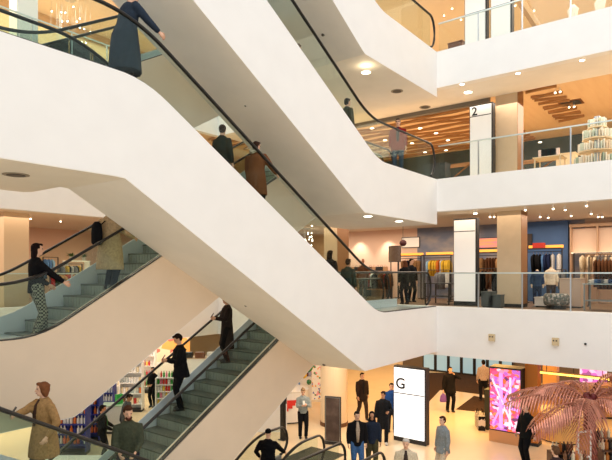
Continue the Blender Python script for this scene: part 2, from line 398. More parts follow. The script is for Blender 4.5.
# ---------------------------------------------------------------- sign panels
LIT = mat('lit_white_acrylic', (246,244,238), .4, emit=.35)
def text_mesh(s, size, parent, loc, rot, m, name='lettering'):
    c = bpy.data.curves.new('txt', 'FONT'); c.body = s; c.size = size; c.extrude = .003; c.offset = .007
    o = bpy.data.objects.new('txt', c); COL.objects.link(o)
    bpy.context.view_layer.update()
    me = bpy.data.meshes.new_from_object(o.evaluated_get(bpy.context.evaluated_depsgraph_get()))
    bpy.data.objects.remove(o); me.materials.clear(); me.materials.append(m)
    k = bpy.data.objects.new(name, me); COL.objects.link(k); k.parent = parent; k.location = loc; k.rotation_euler = rot
    return k
INK = mat('black_ink', (20,20,22), .6)
def sign(label, X, uL, uR, z0, zt, zline, txt=None, tsize=.3, tz=0, m=None, group=None):
    m = m or LIT
    yl = U(uL, 200, X=X).y; yr = U(uR, 200, X=X).y; wd = yl-yr; h = zt-z0
    t = thing('sign_pillar', label, 'sign', (X+.15, (yl+yr)/2, z0), 0, group)
    bxo('frame', -.11, .15, -wd/2-.05, wd/2+.03, 0.001, h, DARK, t)
    p = bxo('light_panel', -.15, -.11, -wd/2, wd/2, .16, h-.06, m, t)
    bxo('joint_line', -.153, -.149, -wd/2, wd/2, zline-z0-.014, zline-z0+.014, INK, t)
    if txt: text_mesh(txt, tsize, p, (-.156, wd/2-.06, tz-z0), (R(90), 0, R(-90)), INK)
    return t
sign('white sign pillar marked 2 on level two, left of the beige column', 19.2, 470, 491, F2, 11.62, 11.2, '2', .42, 11.24, mat('white_sign_face', (238,238,234), .4, emit=.12))
sign('white unlettered sign pillar on level one, left of the beige column', 19.2, 454, 475, F1, 7.6, 7.13, m=mat('white_sign_face_b', (244,238,230), .4, emit=.3))
sign('tall brightly lit white sign marked G on the ground floor', 16.5, 394, 424, 0, 2.52, 1.62, 'G', .5, 1.78, mat('bright_sign_face', (250,250,252), .4, emit=.75))
sign('left white sign pillar on level three behind the glass', 19.2, 465, 485, F3, 16.2, 14.9, m=mat('white_sign_face_c', (240,240,236), .4, emit=.2))
sign('right white sign pillar on level three beside the slim column', 19.2, 491, 510, F3, 16.2, 14.9, m=mat('white_sign_face_c', (240,240,236), .4, emit=.2))
# ---------------------------------------------------------------- people
SKINS = {'light': mat('skin_light', (226,178,148), .6), 'mid': mat('skin_mid', (190,138,104), .6), 'dark': mat('skin_dark', (120,80,58), .6)}
EYE = mat('eye_dark', (30,22,20), .3); LIP = mat('lips', (170,90,80), .6)
def V3(*a): return Vector(a)
def remesh(bm, voxel, keep=None):
    me = bpy.data.meshes.new('tmp'); bmesh.ops.recalc_face_normals(bm, faces=bm.faces); bm.to_mesh(me); bm.free()
    o = bpy.data.objects.new('tmp', me); COL.objects.link(o)
    md = o.modifiers.new('r', 'REMESH'); md.mode = 'VOXEL'; md.voxel_size = voxel; md.use_smooth_shade = True
    sm = o.modifiers.new('s', 'SMOOTH'); sm.iterations = 2; sm.factor = .5
    bpy.context.view_layer.update()
    out = bpy.data.meshes.new_from_object(o.evaluated_get(bpy.context.evaluated_depsgraph_get()))
    bpy.data.objects.remove(o); bpy.data.meshes.remove(me)
    return out
def add_mesh(name, me, m, parent):
    me.materials.clear(); me.materials.append(m)
    for p in me.polygons: p.use_smooth = True; p.material_index = 0
    o = bpy.data.objects.new(name, me); COL.objects.link(o); o.parent = parent
    return o
def ik(a, b, l1, l2, pole):
    d = b-a; L = min(d.length, (l1+l2)*.995); L = max(L, .05); n = d.normalized(); b = a+n*L
    x = (l1*l1-l2*l2+L*L)/(2*L); h = math.sqrt(max(l1*l1-x*x, 0))
    p = pole-pole.dot(n)*n
    if p.length < 1e-4: p = V3(1,0,0)
    return a+n*x+p.normalized()*h, b
def hand(bm, wr, dr, side, curl=.5):
    """palm, four fingers of unequal length and a thumb; dr = forearm direction"""
    dr = dr.normalized(); up = V3(0, side, 0); up = (up-up.dot(dr)*dr)
    if up.length < .2: up = V3(1,0,0)-dr.x*dr
    up.normalize(); ac = dr.cross(up).normalized()      # ac: across the knuckles, up: back of hand
    loft(bm, [wr-dr*.04, wr+dr*.01, wr+dr*.05, wr+dr*.088], [(.024,.02), (.028,.018), (.039,.016), (.038,.013)], 8, up)
    for i, (o, l) in enumerate(((-.028,.062), (-.01,.072), (.009,.068), (.027,.054))):
        p = wr+dr*.08+ac*o; d1 = (dr*math.cos(curl)-up*math.sin(curl)); d2 = (dr*math.cos(curl*2.2)-up*math.sin(curl*2.2))
        loft(bm, [p, p+d1*l*.5, p+d1*l*.5+d2*l*.35, p+d1*l*.5+d2*l*.55], [.0095, .009, .0082, .005], 6, up)
    p = wr+dr*.03-ac*.03; d1 = (dr*.6-ac*.7-up*.25).normalized()
    loft(bm, [p, p+d1*.03, p+d1*.03+(dr*.9-ac*.3-up*.3).normalized()*.035], [.012, .011, .007], 6, up)
def person(label, loc, face, h=1.72, skin='light', hair='short', hair_c=(40,28,22), top='jacket', top_c=(30,30,34),
           leg_c=(32,34,40), shoe_c=(25,22,22), lh=None, rh=None, lf=None, rf=None, lean=0, look=(0, 0), hem=None, inner=None, wide=1.0,
           vox=.02, cat='person', group=None, beard=False, leg_m=None, collar=None, glasses=False, collar_c=None):
    """local frame: +x forward, +y to the person's left.  face in world degrees."""
    s = h/1.75
    root = thing('person', label, cat, loc, R(face), group); root.scale = (s, s, s)
    sk = SKINS[skin]
    hip = V3(0, 0, .93); la = R(lean)
    def up(x, y, z):          # tilt the upper body forward about the hips
        dz = z-.93; return V3(x*math.cos(la)+dz*math.sin(la), y, .93+dz*math.cos(la)-x*math.sin(la))
    lf = V3(*(lf or (.02, .1, 0))); rf = V3(*(rf or (-.02, -.1, 0)))
    lh = V3(*(lh or (.06, .26, .78))); rh = V3(*(rh or (.06, -.26, .78)))
    legs = []
    for sd, f in ((1, lf), (-1, rf)):
        hp = V3(0, .09*sd, .90); an = f+V3(0, 0, .08)
        kn, an = ik(hp, an, .435, .42, V3(1, .1*sd, 0)); legs.append((hp, kn, an))
    arms = []
    for sd, t in ((1, lh), (-1, rh)):
        sh = up(0, .175*sd*wide, 1.385); el, wr = ik(sh, t, .285, .26, V3(-.7, .55*sd, -.6)); arms.append((sh, el, wr))
    yaw, pit = R(look[0]), R(look[1])
    hc = up(.025, 0, 1.635)
    HM = Matrix.Rotation(yaw, 3, 'Z') @ Matrix.Rotation(pit+la*.5, 3, 'Y')
    def H(x, y, z): return hc+HM @ V3(x, y, z)
    fw = HM @ V3(1,0,0)
    # body: one continuous surface
    bm = bmesh.new()
    loft(bm, [up(0,0,.86), up(0,0,.95), up(.005,0,1.1), up(.01,0,1.25), up(.0,0,1.38), up(-.01,0,1.46), up(0,0,1.49)],
         [(.15,.10), (.16,.11), (.135,.095), (.155,.11), (.155*wide,.1), (.1,.065), (.055,.055)], 14)
    loft(bm, [up(-.01,0,1.44), up(0,0,1.5), H(-.01,0,-.06)], [.06, .052, .052], 10)
    hz = [(-.105,.03,.012,.022), (-.095,.045,.016,.034), (-.06,.058,.012,.064), (-.02,.069,.006,.082), (.02,.074,0,.092), (.06,.071,-.005,.09), (.09,.055,-.01,.07), (.112,.02,-.01,.028)]
    loft(bm, [H(a[2]+(.045 if i < 2 else 0), 0, a[0]) for i, a in enumerate(hz)], [(a[1], a[3]) for a in hz], 12, fw)
    loft(bm, [H(.08,0,.015), H(.098,0,-.01), H(.112,0,-.03), H(.088,0,-.042)], [.010, .012, .016, .012], 6, fw)
    for sd in (1, -1): ball(bm, H(-.005, .074*sd, -.005), (.02,.012,.032), 8)
    for sh, el, wr in arms:
        loft(bm, [sh+(up(0,0,1.4)-sh)*.3, sh, sh+(el-sh)*.5, el, el+(wr-el)*.4, wr], [.055, .056, .045, .039, .037, .026], 8)
    for hp, kn, an in legs: loft(bm, [hp, hp+(kn-hp)*.5, kn, kn+(an-kn)*.35, an], [.09, .077, .053, .052, .036], 10)
    me = remesh(bm, vox*.85)
    bm = bmesh.new(); bm.from_mesh(me); bpy.data.meshes.remove(me)
    for f in bm.faces: f.material_index = 0; f.smooth = True
    n0 = len(bm.faces)
    for sd, (sh, el, wr) in zip((1, -1), arms): hand(bm, wr, wr-el, sd)
    for sd in (1, -1): ball(bm, H(.078, .032*sd, .012), (.013,.015,.008), 8, 1)
    loft(bm, [H(.083,-.024,-.062), H(.094,0,-.06), H(.083,.024,-.062)], [.004, .0075, .004], 6, V3(0,0,1), 2)
    bm.faces.ensure_lookup_table()
    body = mesh_obj('body', bm, None, root, smooth=True, mats=[sk, EYE, LIP])
    # trousers
    bm = bmesh.new()
    loft(bm, [up(0,0,1.04), V3(0,0,.93), V3(0,0,.84)], [(.155,.12), (.178,.135), (.15,.12)], 14)
    for hp, kn, an in legs:
        loft(bm, [hp+V3(0,0,.02), hp+(kn-hp)*.5, kn, kn+(an-kn)*.5, an+V3(0,0,-.02)], [.11, .098, .078, .072, .066], 10)
    add_mesh('trousers', remesh(bm, vox), leg_m or cloth(leg_c), root)
    # shoes
    for (hp, kn, an), f in zip(legs, (lf, rf)):
        bm = bmesh.new(); a = V3(an.x, an.y, an.z-.08)
        loft(bm, [a+V3(-.07,0,.05), a+V3(-.02,0,.055), a+V3(.06,0,.045), a+V3(.13,0,.033), a+V3(.175,0,.025)], [(.03,.035), (.04,.053), (.045,.043), (.047,.032), (.028,.02)], 10, V3(0,0,1))
        sh_ = mesh_obj('shoe', bm, mat('shoe_%d_%d_%d' % shoe_c, shoe_c, .5), root, smooth=True)
        bm = bmesh.new(); prism(bm, [(a.x-.085,a.y-.028),(a.x-.02,a.y-.036),(a.x+.08,a.y-.045),(a.x+.17,a.y-.028),(a.x+.185,a.y),(a.x+.17,a.y+.028),(a.x+.08,a.y+.045),(a.x-.02,a.y+.036),(a.x-.085,a.y+.028)], a.z+.001, a.z+.016, 'z'); mesh_obj('sole', bm, RAIL, sh_)
    # top
    hem = hem if hem is not None else {'jacket': .82, 'sweater': .88, 'coat': .42, 'puffer': .78}[top]
    T = .02 if top == 'sweater' else .03
    bm = bmesh.new()
    if hem < .8:
        low = [V3(0,0,hem), V3(0,0,(hem+.93)/2), V3(0,0,.93)]; lr = [(.215*wide,.19*wide), (.205*wide,.175*wide), (.188*wide,.15*wide)]
    else: low = [V3(0,0,hem), V3(0,0,.96)]; lr = [(.175*wide,.145), (.172*wide,.138)]
    loft(bm, low+[up(.005,0,1.1), up(.01,0,1.25), up(0,0,1.38), up(-.005,0,1.45), up(0,0,1.5)],
         lr+[(.143*wide+T,.11*(.5+wide/2)+T), (.16*wide+T,.12+T), (.152*wide+T,.108+T), (.1+T,.07+T), (.062,.062)], 16)
    for sh, el, wr in arms:
        loft(bm, [sh+(up(0,0,1.4)-sh)*.35, sh, sh+(el-sh)*.5, el, el+(wr-el)*.5, wr-(wr-el).normalized()*.01], [.06, .064+T*.3, .06+T*.5, .055+T*.4, .052+T*.2, .043], 10)
    if top == 'puffer':
        for z in (.9, 1.02, 1.14, 1.26, 1.37): loft(bm, [up(.005,0,z-.035), up(.005,0,z), up(.005,0,z+.035)], [(.16,.12), (.205,.165), (.16,.12)], 16)
    add_mesh({'jacket':'jacket','sweater':'sweater','coat':'coat','puffer':'puffer_jacket'}[top], remesh(bm, vox), cloth(top_c), root)
    if collar_c:
        bm = bmesh.new()
        for k in range(10):
            a = math.pi*2*k/10; ball(bm, up(.09*math.cos(a)-.03, .11*math.sin(a), 1.5+.02*math.cos(a*3)), .045, 8)
        add_mesh('fur_collar', remesh(bm, .018), cloth(collar_c), root)
    if inner:
        bm = bmesh.new(); lo = max(hem, .9)
        loft(bm, [up(.14,0,lo+.02), up(.15,0,1.1), up(.155,0,1.25), up(.125,0,1.38), up(.07,0,1.47)], [(.03,.012), (.045,.018), (.055,.02), (.05,.02), (.03,.02)], 8)
        mesh_obj('shirt_front', bm, cloth(inner), root, smooth=True)
    # hair and headwear
    bm = bmesh.new()
    if hair in ('short', 'long', 'bun', 'bob'):
        ball(bm, H(-.022,0,.032), (.094,.086,.09), 14); ball(bm, H(-.045,0,-.01), (.07,.08,.085), 12); ball(bm, H(.05,0,.085), (.045,.06,.03), 10)
        if hair == 'long':
            loft(bm, [H(-.03,0,.05), H(-.05,0,-.05), H(-.06,0,-.14), H(-.05,0,-.22)], [(.09,.065), (.1,.06), (.1,.05), (.07,.03)], 12, fw)
        if hair == 'bob':
            loft(bm, [H(-.025,0,.06), H(-.03,0,-.04), H(-.045,0,-.09), H(-.05,0,-.125)], [(.1,.1), (.112,.07), (.108,.052), (.08,.03)], 12, fw)
        if hair == 'bun': ball(bm, H(-.12,0,.04), .045, 10)
        nm = 'hair'
    elif hair == 'cap':
        ball(bm, H(-.01,0,.055), (.1,.088,.075), 14); loft(bm, [H(.05,0,.055), H(.12,0,.05), H(.155,0,.042)], [(.07,.012), (.06,.012), (.03,.008)], 10, V3(0,0,1)); nm = 'cap'
    elif hair == 'hood':
        ball(bm, H(-.03,0,.02), (.105,.1,.125), 14); loft(bm, [H(-.02,0,0), H(-.03,0,-.1), up(-.02,0,1.46)], [(.095,.095), (.1,.09), (.13,.09)], 12, fw); nm = 'hood'
    if hair != 'bald':
        add_mesh(nm, remesh(bm, .014), cloth(hair_c), root)
    if beard:
        bm = bmesh.new(); loft(bm, [H(.06,-.05,-.06), H(.082,-.03,-.09), H(.09,0,-.1), H(.082,.03,-.09), H(.06,.05,-.06)], [.018, .022, .024, .022, .018], 8, V3(0,0,1)); mesh_obj('beard', bm, cloth(hair_c), root, smooth=True)
    if glasses:
        bm = bmesh.new()
        for sd in (1, -1): loft(bm, [H(.095,.034*sd-.022,.012), H(.1,.034*sd,.012), H(.095,.034*sd+.022,.012)], [(.004,.016)]*3, 8, V3(0,0,1))
        mesh_obj('glasses', bm, RAIL, root)
    info = dict(root=root, s=s)
    M = Matrix.Translation(Vector(loc)) @ Matrix.Rotation(R(face), 4, 'Z') @ Matrix.Diagonal((s, s, s, 1))
    info['lh'] = M @ arms[0][2]; info['rh'] = M @ arms[1][2]
    info['ld'] = (M.to_3x3() @ (arms[0][2]-arms[0][1])).normalized(); info['rd'] = (M.to_3x3() @ (arms[1][2]-arms[1][1])).normalized()
    info['M'] = M; info['H'] = lambda x, y, z: M @ H(x, y, z)
    return info
def G(u, t):                       # a spot on the ground floor at image column u and depth t
    p = U(u, 300, t=t); return (p.x, p.y, 0)
def on(u, Y, f, dz=-.1):
    p = U(u, 200, Y=Y); return (p.x, p.y, f(p.x)+dz)
def phone(label, P, face, hnd='rh', c=(25,25,28)):
    p = P[hnd]+P['ld' if hnd == 'lh' else 'rd']*.09+Vector((0,0,.035))
    t = bxo('phone', -.006, .006, -.037, .037, -.02, .125, mat('phone_%d' % c[0], c, .3), None); t.location = p; t.rotation_euler = (0, R(-35), R(face))
    tag(t, label, 'phone'); return t

AWAY, TOW, RT, LT = 37.6, 217.6, -52.4, 127.6
# on the long middle escalator
pm = U(125, 60, Y=8.42)
P = person('person in long dark navy coat leaning on the black handrail at upper left', (pm.x, pm.y, zMain(pm.x)-.0), -12, 1.86, top='coat', top_c=(44,54,68), hem=.32, leg_c=(20,22,26),
           rh=(.52,-.30,.98), lean=8, lf=(.05,.1,0), rf=(-.05,-.1,0), hair_c=(40,30,26), wide=1.4)
person('dark-haired person in dark green jacket beside the brown hooded coat on the long escalator', on(222, 9.0, zMain), 10, 1.72, top='jacket', top_c=(34,46,44), hair_c=(58,38,24), leg_c=(30,32,40), look=(20,8))
person('person in brown coat with pale fur collar on the long middle escalator', on(256, 8.45, zMain, -.14), 5, 1.70, top='coat', top_c=(122,74,46), hem=.5, hair='short', hair_c=(56,36,26), collar_c=(190,180,160), leg_c=(60,52,48), rh=(.42,-.32,.98), look=(-10,5), wide=1.3)
person('person with dark hair low on the long escalator, only head showing above the white panel', on(330, 9.3, zMain, -.08), 0, 1.66, top='coat', top_c=(30,32,34), hair='long', hair_c=(34,24,20))
person('second dark-haired person near the foot of the long escalator, right of the first', on(348, 9.25, zMain, -.08), 0, 1.70, top='jacket', top_c=(52,64,56), hair_c=(46,32,26), skin='mid')
# on the escalator above
person('man with brown hair high on the upper escalator, head and shoulder over the white panel', on(281, 9.2, zUp), 0, 1.74, top='jacket', top_c=(36,38,48), hair_c=(88,52,34))
person('person high on the upper escalator, only the top of a brown-haired head showing', on(298, 9.0, zUp), 0, 1.62, top='jacket', top_c=(60,60,66), hair_c=(80,50,36))
person('man in grey-green jacket low on the upper escalator, above the white panel', on(347, 8.75, zUp), -20, 1.74, top='jacket', top_c=(70,74,66), hair_c=(36,28,24))
p = U(398, 160, Y=8.4)
person('man in dark red jacket standing on the level two landing behind glass', (p.x, p.y, F2), 205, 1.74, top='jacket', top_c=(140,28,26), inner=(30,34,50), hair_c=(26,20,20), leg_c=(74,84,100), hem=.72, glasses=True, wide=1.1)
# on the left escalator climbing
CHK = checks('houndstooth_cloth', (24,24,24), (150,148,128), 30)
person('woman in black top and houndstooth trousers on the left escalator', on(36, 10.05, z2, -.06), -10, 1.76, top='sweater', top_c=(18,17,20), hem=.84, hair='long', hair_c=(30,16,16), leg_m=CHK, rh=(.42,-.30,1.02), lh=(.30,.24,.98), look=(-8,0), wide=.92, lf=(.16,.1,.0), rf=(-.06,-.1,0))
Pb = person('person in long beige coat with black backpack climbing the left escalator', on(110, 10.15, z2), 8, 1.80, top='coat', top_c=(186,160,124), hem=.40, hair_c=(60,44,32), leg_c=(34,38,48), rh=(.36,-.30,1.05), shoe_c=(30,26,24), wide=1.35)
bp_s = 1.15
bm = bmesh.new(); loft(bm, [(-.0,0,-.26),(0,0,-.2),(0,0,0),(0,0,.16),(0,0,.22)], [(.10,.05),(.14,.08),(.145,.085),(.12,.07),(.06,.03)], 14)
bp = thing('backpack', 'black backpack on the back of the person in beige coat', 'backpack', Pb['M'] @ Vector((-.27, .06, 1.13)), R(8))
bpb = mesh_obj('bag_body', bm, cloth((16,16,20)), bp, smooth=True)
for sd in (1, -1):
    bm = bmesh.new(); loft(bm, [(.06,.07*sd,.17), (.13,.09*sd,.24), (.24,.1*sd,.25)], [(.018,.006)]*3, 6); mesh_obj('strap', bm, cloth((16,16,20)), bpb)
# on the lower escalator climbing
P = person('man in black jacket looking at his phone on the lower escalator', on(181, 10.75, z3, -.04), 150, 1.88, top='puffer', top_c=(20,20,24), hair='short', hair_c=(44,30,24), leg_c=(18,18,22), lh=(.33,.08,1.16), rh=(.35,-.06,1.14), look=(0,32), hem=.76, lean=4, wide=1.1)
phone('phone in the hands of the man in black jacket', P, 150, 'rh')
P = person('person in long dark brown coat near the top of the lower escalator', on(227, 10.8, z3, -.02), 150, 1.82, top='coat', top_c=(44,36,32), hem=.36, hair='short', hair_c=(30,24,20), leg_c=(24,22,22), lh=(.32,.06,1.16), rh=(.34,-.06,1.15), look=(0,30))
phone('phone in the hands of the person in dark brown coat', P, 150, 'rh')
# descending lower left
pw = U(44, 300, Y=8.6)
P = person('woman in tan coat with shoulder-length brown hair holding a phone out at lower left', (pw.x, pw.y, z5(pw.x)-.02), 178, 1.70, top='coat', top_c=(158,122,78), hem=.55, hair='bob', hair_c=(118,72,44), leg_c=(60,56,54), rh=(.5,.06,1.3), lh=(.1,.30,.92), look=(-20,0), wide=1.25, inner=(64,44,34))
phone('dark phone held out by the woman in tan coat', P, 165, 'rh')
P = person('bearded man in olive green sweater with brown hair at lower left', on(128, 8.8, z5, .06), 235, 1.84, top='sweater', top_c=(66,70,54), hair='short', hair_c=(70,40,24), beard=True, leg_c=(44,46,60), lh=(.3,.12,1.0), rh=(.3,-.14,1.0), look=(15,14), wide=1.08, collar=None)
# ground floor, left
def Gh(u, vtop, h):     # ground spot from the image height of the top of the head
    t = (CZ-h)*FPX/(vtop-273); return G(u, t)
person('dark-haired shop assistant in black suit by the counter at lower left', Gh(102, 405, 1.68), 330, 1.68, skin='mid', top='jacket', top_c=(20,20,24), hair='short', hair_c=(26,18,16), inner=(60,130,70), leg_c=(20,20,24), lh=(.36,.16,1.0), rh=(.3,-.14,.98), look=(-10,10))
person('person in grey jacket bending over the green counter at lower left', Gh(124, 393, 1.70), 300, 1.70, skin='mid', top='jacket', top_c=(92,90,94), hair_c=(40,28,24), leg_c=(40,40,46), lean=14, look=(0,20))
person('shop assistant in black with tied hair beside the white display stand', Gh(153, 367, 1.68), 200, 1.68, top='jacket', top_c=(18,18,20), hair='bun', hair_c=(28,20,18), leg_c=(18,18,20), lh=(.26,.1,1.02), rh=(.28,-.08,1.0), wide=.9)
# ground floor, middle
Pc = person('man in black cap and jacket on the basement escalator', (U(268,300,t=15.0).x, U(268,300,t=15.0).y, -.40), 20, 1.78, top='puffer', top_c=(16,16,20), hair='cap', hair_c=(16,16,18), leg_c=(24,24,28), rh=(.42,-.34,1.02), lh=(.1,.28,.95), wide=1.12)
P = person('woman in grey sweater looking at her phone on the ground floor', Gh(303, 388, 1.70), 225, 1.70, top='sweater', top_c=(150,158,156), hair='bun', hair_c=(150,120,86), leg_c=(22,22,26), lh=(.28,.08,1.22), rh=(.3,-.06,1.2), look=(0,24), shoe_c=(22,22,24))
phone('pale phone held by the woman in grey sweater', P, 225, 'rh', (210,210,205))
person('man in dark brown suit walking below the foot of the long escalator', G(362, 21.3), 240, 1.78, top='jacket', top_c=(48,36,32), hair_c=(60,44,32), leg_c=(66,52,42), lf=(.22,.09,0), rf=(-.24,-.09,.04), lh=(-.08,.3,.82), rh=(.2,-.28,.86), inner=(40,34,34), hem=.74, wide=1.06)
person('man in open black jacket and blue jeans beside the woman in navy hood', Gh(357, 411, 1.76), 222, 1.76, top='jacket', top_c=(22,20,22), inner=(180,160,140), hair_c=(28,22,20), leg_c=(70,104,150), look=(5,5), wide=1.12, hem=.8)
person('woman in black hood and navy jacket with olive trousers', Gh(372, 412, 1.66), 212, 1.66, top='jacket', top_c=(34,42,58), hair='hood', hair_c=(20,20,24), leg_c=(72,66,44), look=(0,5), skin='mid')
person('woman in long black coat with drawn-back hair walking near the G sign', Gh(383, 391, 1.72), 215, 1.72, top='coat', top_c=(26,28,32), hem=.5, hair='bun', hair_c=(36,26,24), leg_c=(24,24,28), lf=(.14,.09,0), rf=(-.2,-.09,.04), look=(-30,10), lh=(.22,.16,1.1), skin='mid', shoe_c=(210,205,200))
person('person in bright blue jacket half hidden behind the G sign', G(391.5, 19.6), 217, 1.72, top='jacket', top_c=(40,80,150), hair_c=(30,24,22), leg_c=(40,42,50))
person('grey-haired man in pale cream jacket at the foot of the G sign', Gh(406, 438, 1.74), 205, 1.74, top='jacket', top_c=(206,190,162), hair='short', hair_c=(196,190,182), leg_c=(80,76,70), inner=(60,50,44), look=(-5,8), wide=1.1)
person('young man in grey jacket and pale shorts seen from the side', Gh(443, 416, 1.74), 150, 1.74, top='jacket', top_c=(136,142,144), hair_c=(64,38,26), leg_c=(214,196,170), look=(10,0), hem=.76)
# ground floor, right
Pk = person('man in black coat and dark hat carrying a purple bag', G(450, 22.4), 222, 1.82, top='coat', top_c=(24,22,24), hem=.74, hair='short', hair_c=(36,26,24), leg_c=(22,22,26), rh=(.08,-.30,.84), lh=(.16,.12,1.48), wide=1.12)
person('man in grey shirt facing away near the video screen pillar', G(483.5, 24.3), 30, 1.80, top='sweater', top_c=(178,160,154), hair_c=(30,24,22), leg_c=(30,30,36))
person('man in black suit standing in front of the pink video screen', G(526.5, 16.2), 150, 1.80, top='jacket', top_c=(18,20,20), hair='short', hair_c=(44,30,26), leg_c=(18,18,22), hem=.78, lh=(-.02,.28,.82), rh=(.12,-.26,.86))
person('brown-haired person under the copper palm, only the head in view', Gh(556, 446, 1.70), 60, 1.70, top='jacket', top_c=(60,44,42), hair_c=(92,64,44))
# level one shop
p = U(405, 262, X=18.9)
person('person with long fair-brown hair in black and grey behind the level one glass', (p.x, p.y, F1), 60, 1.66, top='jacket', top_c=(26,24,26), hair='long', hair_c=(110,66,44), leg_c=(40,40,44))
p = U(411, 262, X=20.4)
person('person with dark hair in black beyond the fair-haired shopper on level one', (p.x, p.y, F1), 240, 1.76, top='jacket', top_c=(22,22,26), hair_c=(40,28,24), leg_c=(30,30,34), look=(20,10))
p = U(349, 262, X=21.8)
p = U(545, 262, X=19.5)
# purple bag
b = thing('carrier_bag', 'purple bag carried by the man in black coat', 'bag', Pk['rh']+Vector((0,0,-.12)), R(222))
bm = bmesh.new(); loft(bm, [(0,0,-.36),(0,0,-.3),(0,0,-.12),(0,0,-.02)], [(.12,.06),(.15,.08),(.12,.06),(.04,.02)], 12); mesh_obj('bag_body', bm, mat('purple_fabric', (124,84,176), .7), b, smooth=True)
bm = bmesh.new(); loft(bm, [(0,.03,-.03),(0,.02,.03),(0,-.02,.03),(0,-.03,-.03)], [.008]*4, 6); mesh_obj('handle', bm, mat('purple_fabric', (124,84,176), .7), b)
# ---------------------------------------------------------------- ceiling fittings
GLOW = mat('warm_lamp', (255,232,196), .4, emit=9); GLOWW = mat('white_lamp', (255,246,230), .4, emit=9)
def downlight(u, v, z, r, label, group, m=GLOW):
    p = U(u, v, Z=z)
    t = thing('ceiling_light', label, 'ceiling light', (p.x, p.y, z), 0, group)
    bm = bmesh.new(); lathe(bm, [(r*1.25, -.012), (r*1.25, -.001)], n=14); mesh_obj('trim_ring', bm, WHITE, t)
    bm = bmesh.new(); lathe(bm, [(r, -.02), (r, -.0125)], n=14); mesh_obj('diffuser', bm, m, t)
    return t
def spotlight(u, v, z, label, group):
    p = U(u, v, Z=z-.15)
    if p.y < YB: p.x = max(p.x, X1+.42)
    t = thing('spotlight', label, 'ceiling light', (p.x, p.y, z), 0, group)
    bm = bmesh.new(); loft(bm, [(0,0,-.001), (0,0,-.08)], [.012,.012], 8); mesh_obj('stem', bm, WHITE, t)
    bm = bmesh.new(); loft(bm, [(.03,.02,-.08), (-.02,-.01,-.15)], [.036,.046], 12); hs = mesh_obj('housing', bm, WHITE, t)
    bm = bmesh.new(); loft(bm, [(-.021,-.011,-.152), (-.026,-.014,-.162)], [.028,.028], 12); mesh_obj('lens', bm, GLOW, hs)
zL1, zL2 = F2-1.07+.04, F3-1.2+.18
for u, v in ((462,84),(518,73),(582,60)): downlight(u, v, F3-1.2, .07, 'small round downlight in the pale ledge under the level three band', 'downlights in the level three ledge', GLOWW)
downlight(468, 92, F3-1.2, .13, 'larger white downlight over the sign marked 2', None, GLOWW)
for u, v in ((545,82),(549.5,80.5),(555,93),(560,92),(569,107.5),(574,107)): spotlight(u, v, zL2, 'small paired spotlight on the timber ceiling right of the level two column', 'spotlights on the timber ceiling')
for u, v in ((372,128),(385,140),(402,132),(420,128),(436,133),(448,140),(446,150),(425,152),(505,150),(540,142),(412,143),(366,146)):
    downlight(u, v, zL2-.28, .08, 'small warm lamp among the wavy timber strips of level two', 'lamps among the wavy timber strips')
for u, v in ((368,216),(399,221)): downlight(u, v, F2-1.5-.014, .12, 'round downlight under the level two landing', 'downlights under the level two landing', GLOWW)
downlight(366, 72, F3-1.5-.014, .13, 'bright warm downlight under the level three landing', None)
d = bpy.data.lights.new('downlight_beam', 'POINT'); d.energy = 6; d.color = (1,.8,.5); d.shadow_soft_size = .05
o = bpy.data.objects.new('downlight_beam', d); COL.objects.link(o); o.location = U(366, 72, Z=F3-1.5-.2)
for u, v in ((463,211),(474,213),(490,217),(494,217),(518,208),(540,217),(548,218),(565,210),(571,216),(591,214),(598,217),(602,217),(584,205),(553,209),(360,225),(366,228)):
    spotlight(u, v, zL1, 'small white spotlight on the ceiling of the level one clothes shop', 'spotlights over the clothes shop')
for u, v in ((41,213.5),(66,215),(83,216),(31,219),(61,221.5),(92,216)): 
    p = U(u, v, Z=zL1)
    if p.y > YB+.4: spotlight(u, v, zL1, 'small spotlight on the level one ceiling at the far left', 'spotlights at the far left')
for u, v in ((195,148),(205,141),(213,152),(220,132),(235,136),(243,128),(204,133),(240,145)):
    p = U(u, v, Z=zL2)
    if p.y > YB+.4: downlight(u, v, zL2, .09, 'small warm downlight on the far level two ceiling', 'far level two downlights')
for u, v in ((300,214),(307,216),(303,222),(312,226),(318,219)):
    spotlight(u, v, zL1, 'small white spotlight seen through the long escalator glass', 'spotlights beyond the escalator glass')
# small sensors and vents on the plaster
def sensor(p, label, vert=False):
    bm = bmesh.new()
    if vert: loft(bm, [(-.002,0,0), (-.05,0,0)], [.05,.045], 10)
    else: lathe(bm, [(.02,-.07), (.045,-.05), (.045,-.002)], n=12)
    t = mesh_obj('smoke_sensor', bm, mat('dark_sensor', (84,78,70), .5), smooth=True); t.location = p; tag(t, label, 'sensor')
def soffit_pt(u, v, z0, xs):       # on the sloping soffit of a descending escalator
    d = ray(u, v); # z = z0 - SL*(x-xs)
    t = (z0+SL*xs-CZ)/(d.z+SL*d.x); return Vector((d.x*t, d.y*t, CZ+d.z*t-.018))
sensor(soffit_pt(125, 212, F2-1.93, 6.2), 'small dark sensor under the long escalator at left')
sensor(soffit_pt(246, 303, F2-1.93, 6.2), 'small dark sensor under the middle of the long escalator')
sensor(soffit_pt(324, 363, F2-1.93, 6.2), 'small dark sensor under the foot of the long escalator')
sensor(soffit_pt(246, 103, F3-1.93, 6.2), 'small dark sensor under the second escalator from the top')
sensor(soffit_pt(323, 33, F4-1.93, 6.2), 'small dark sensor under the topmost escalator')
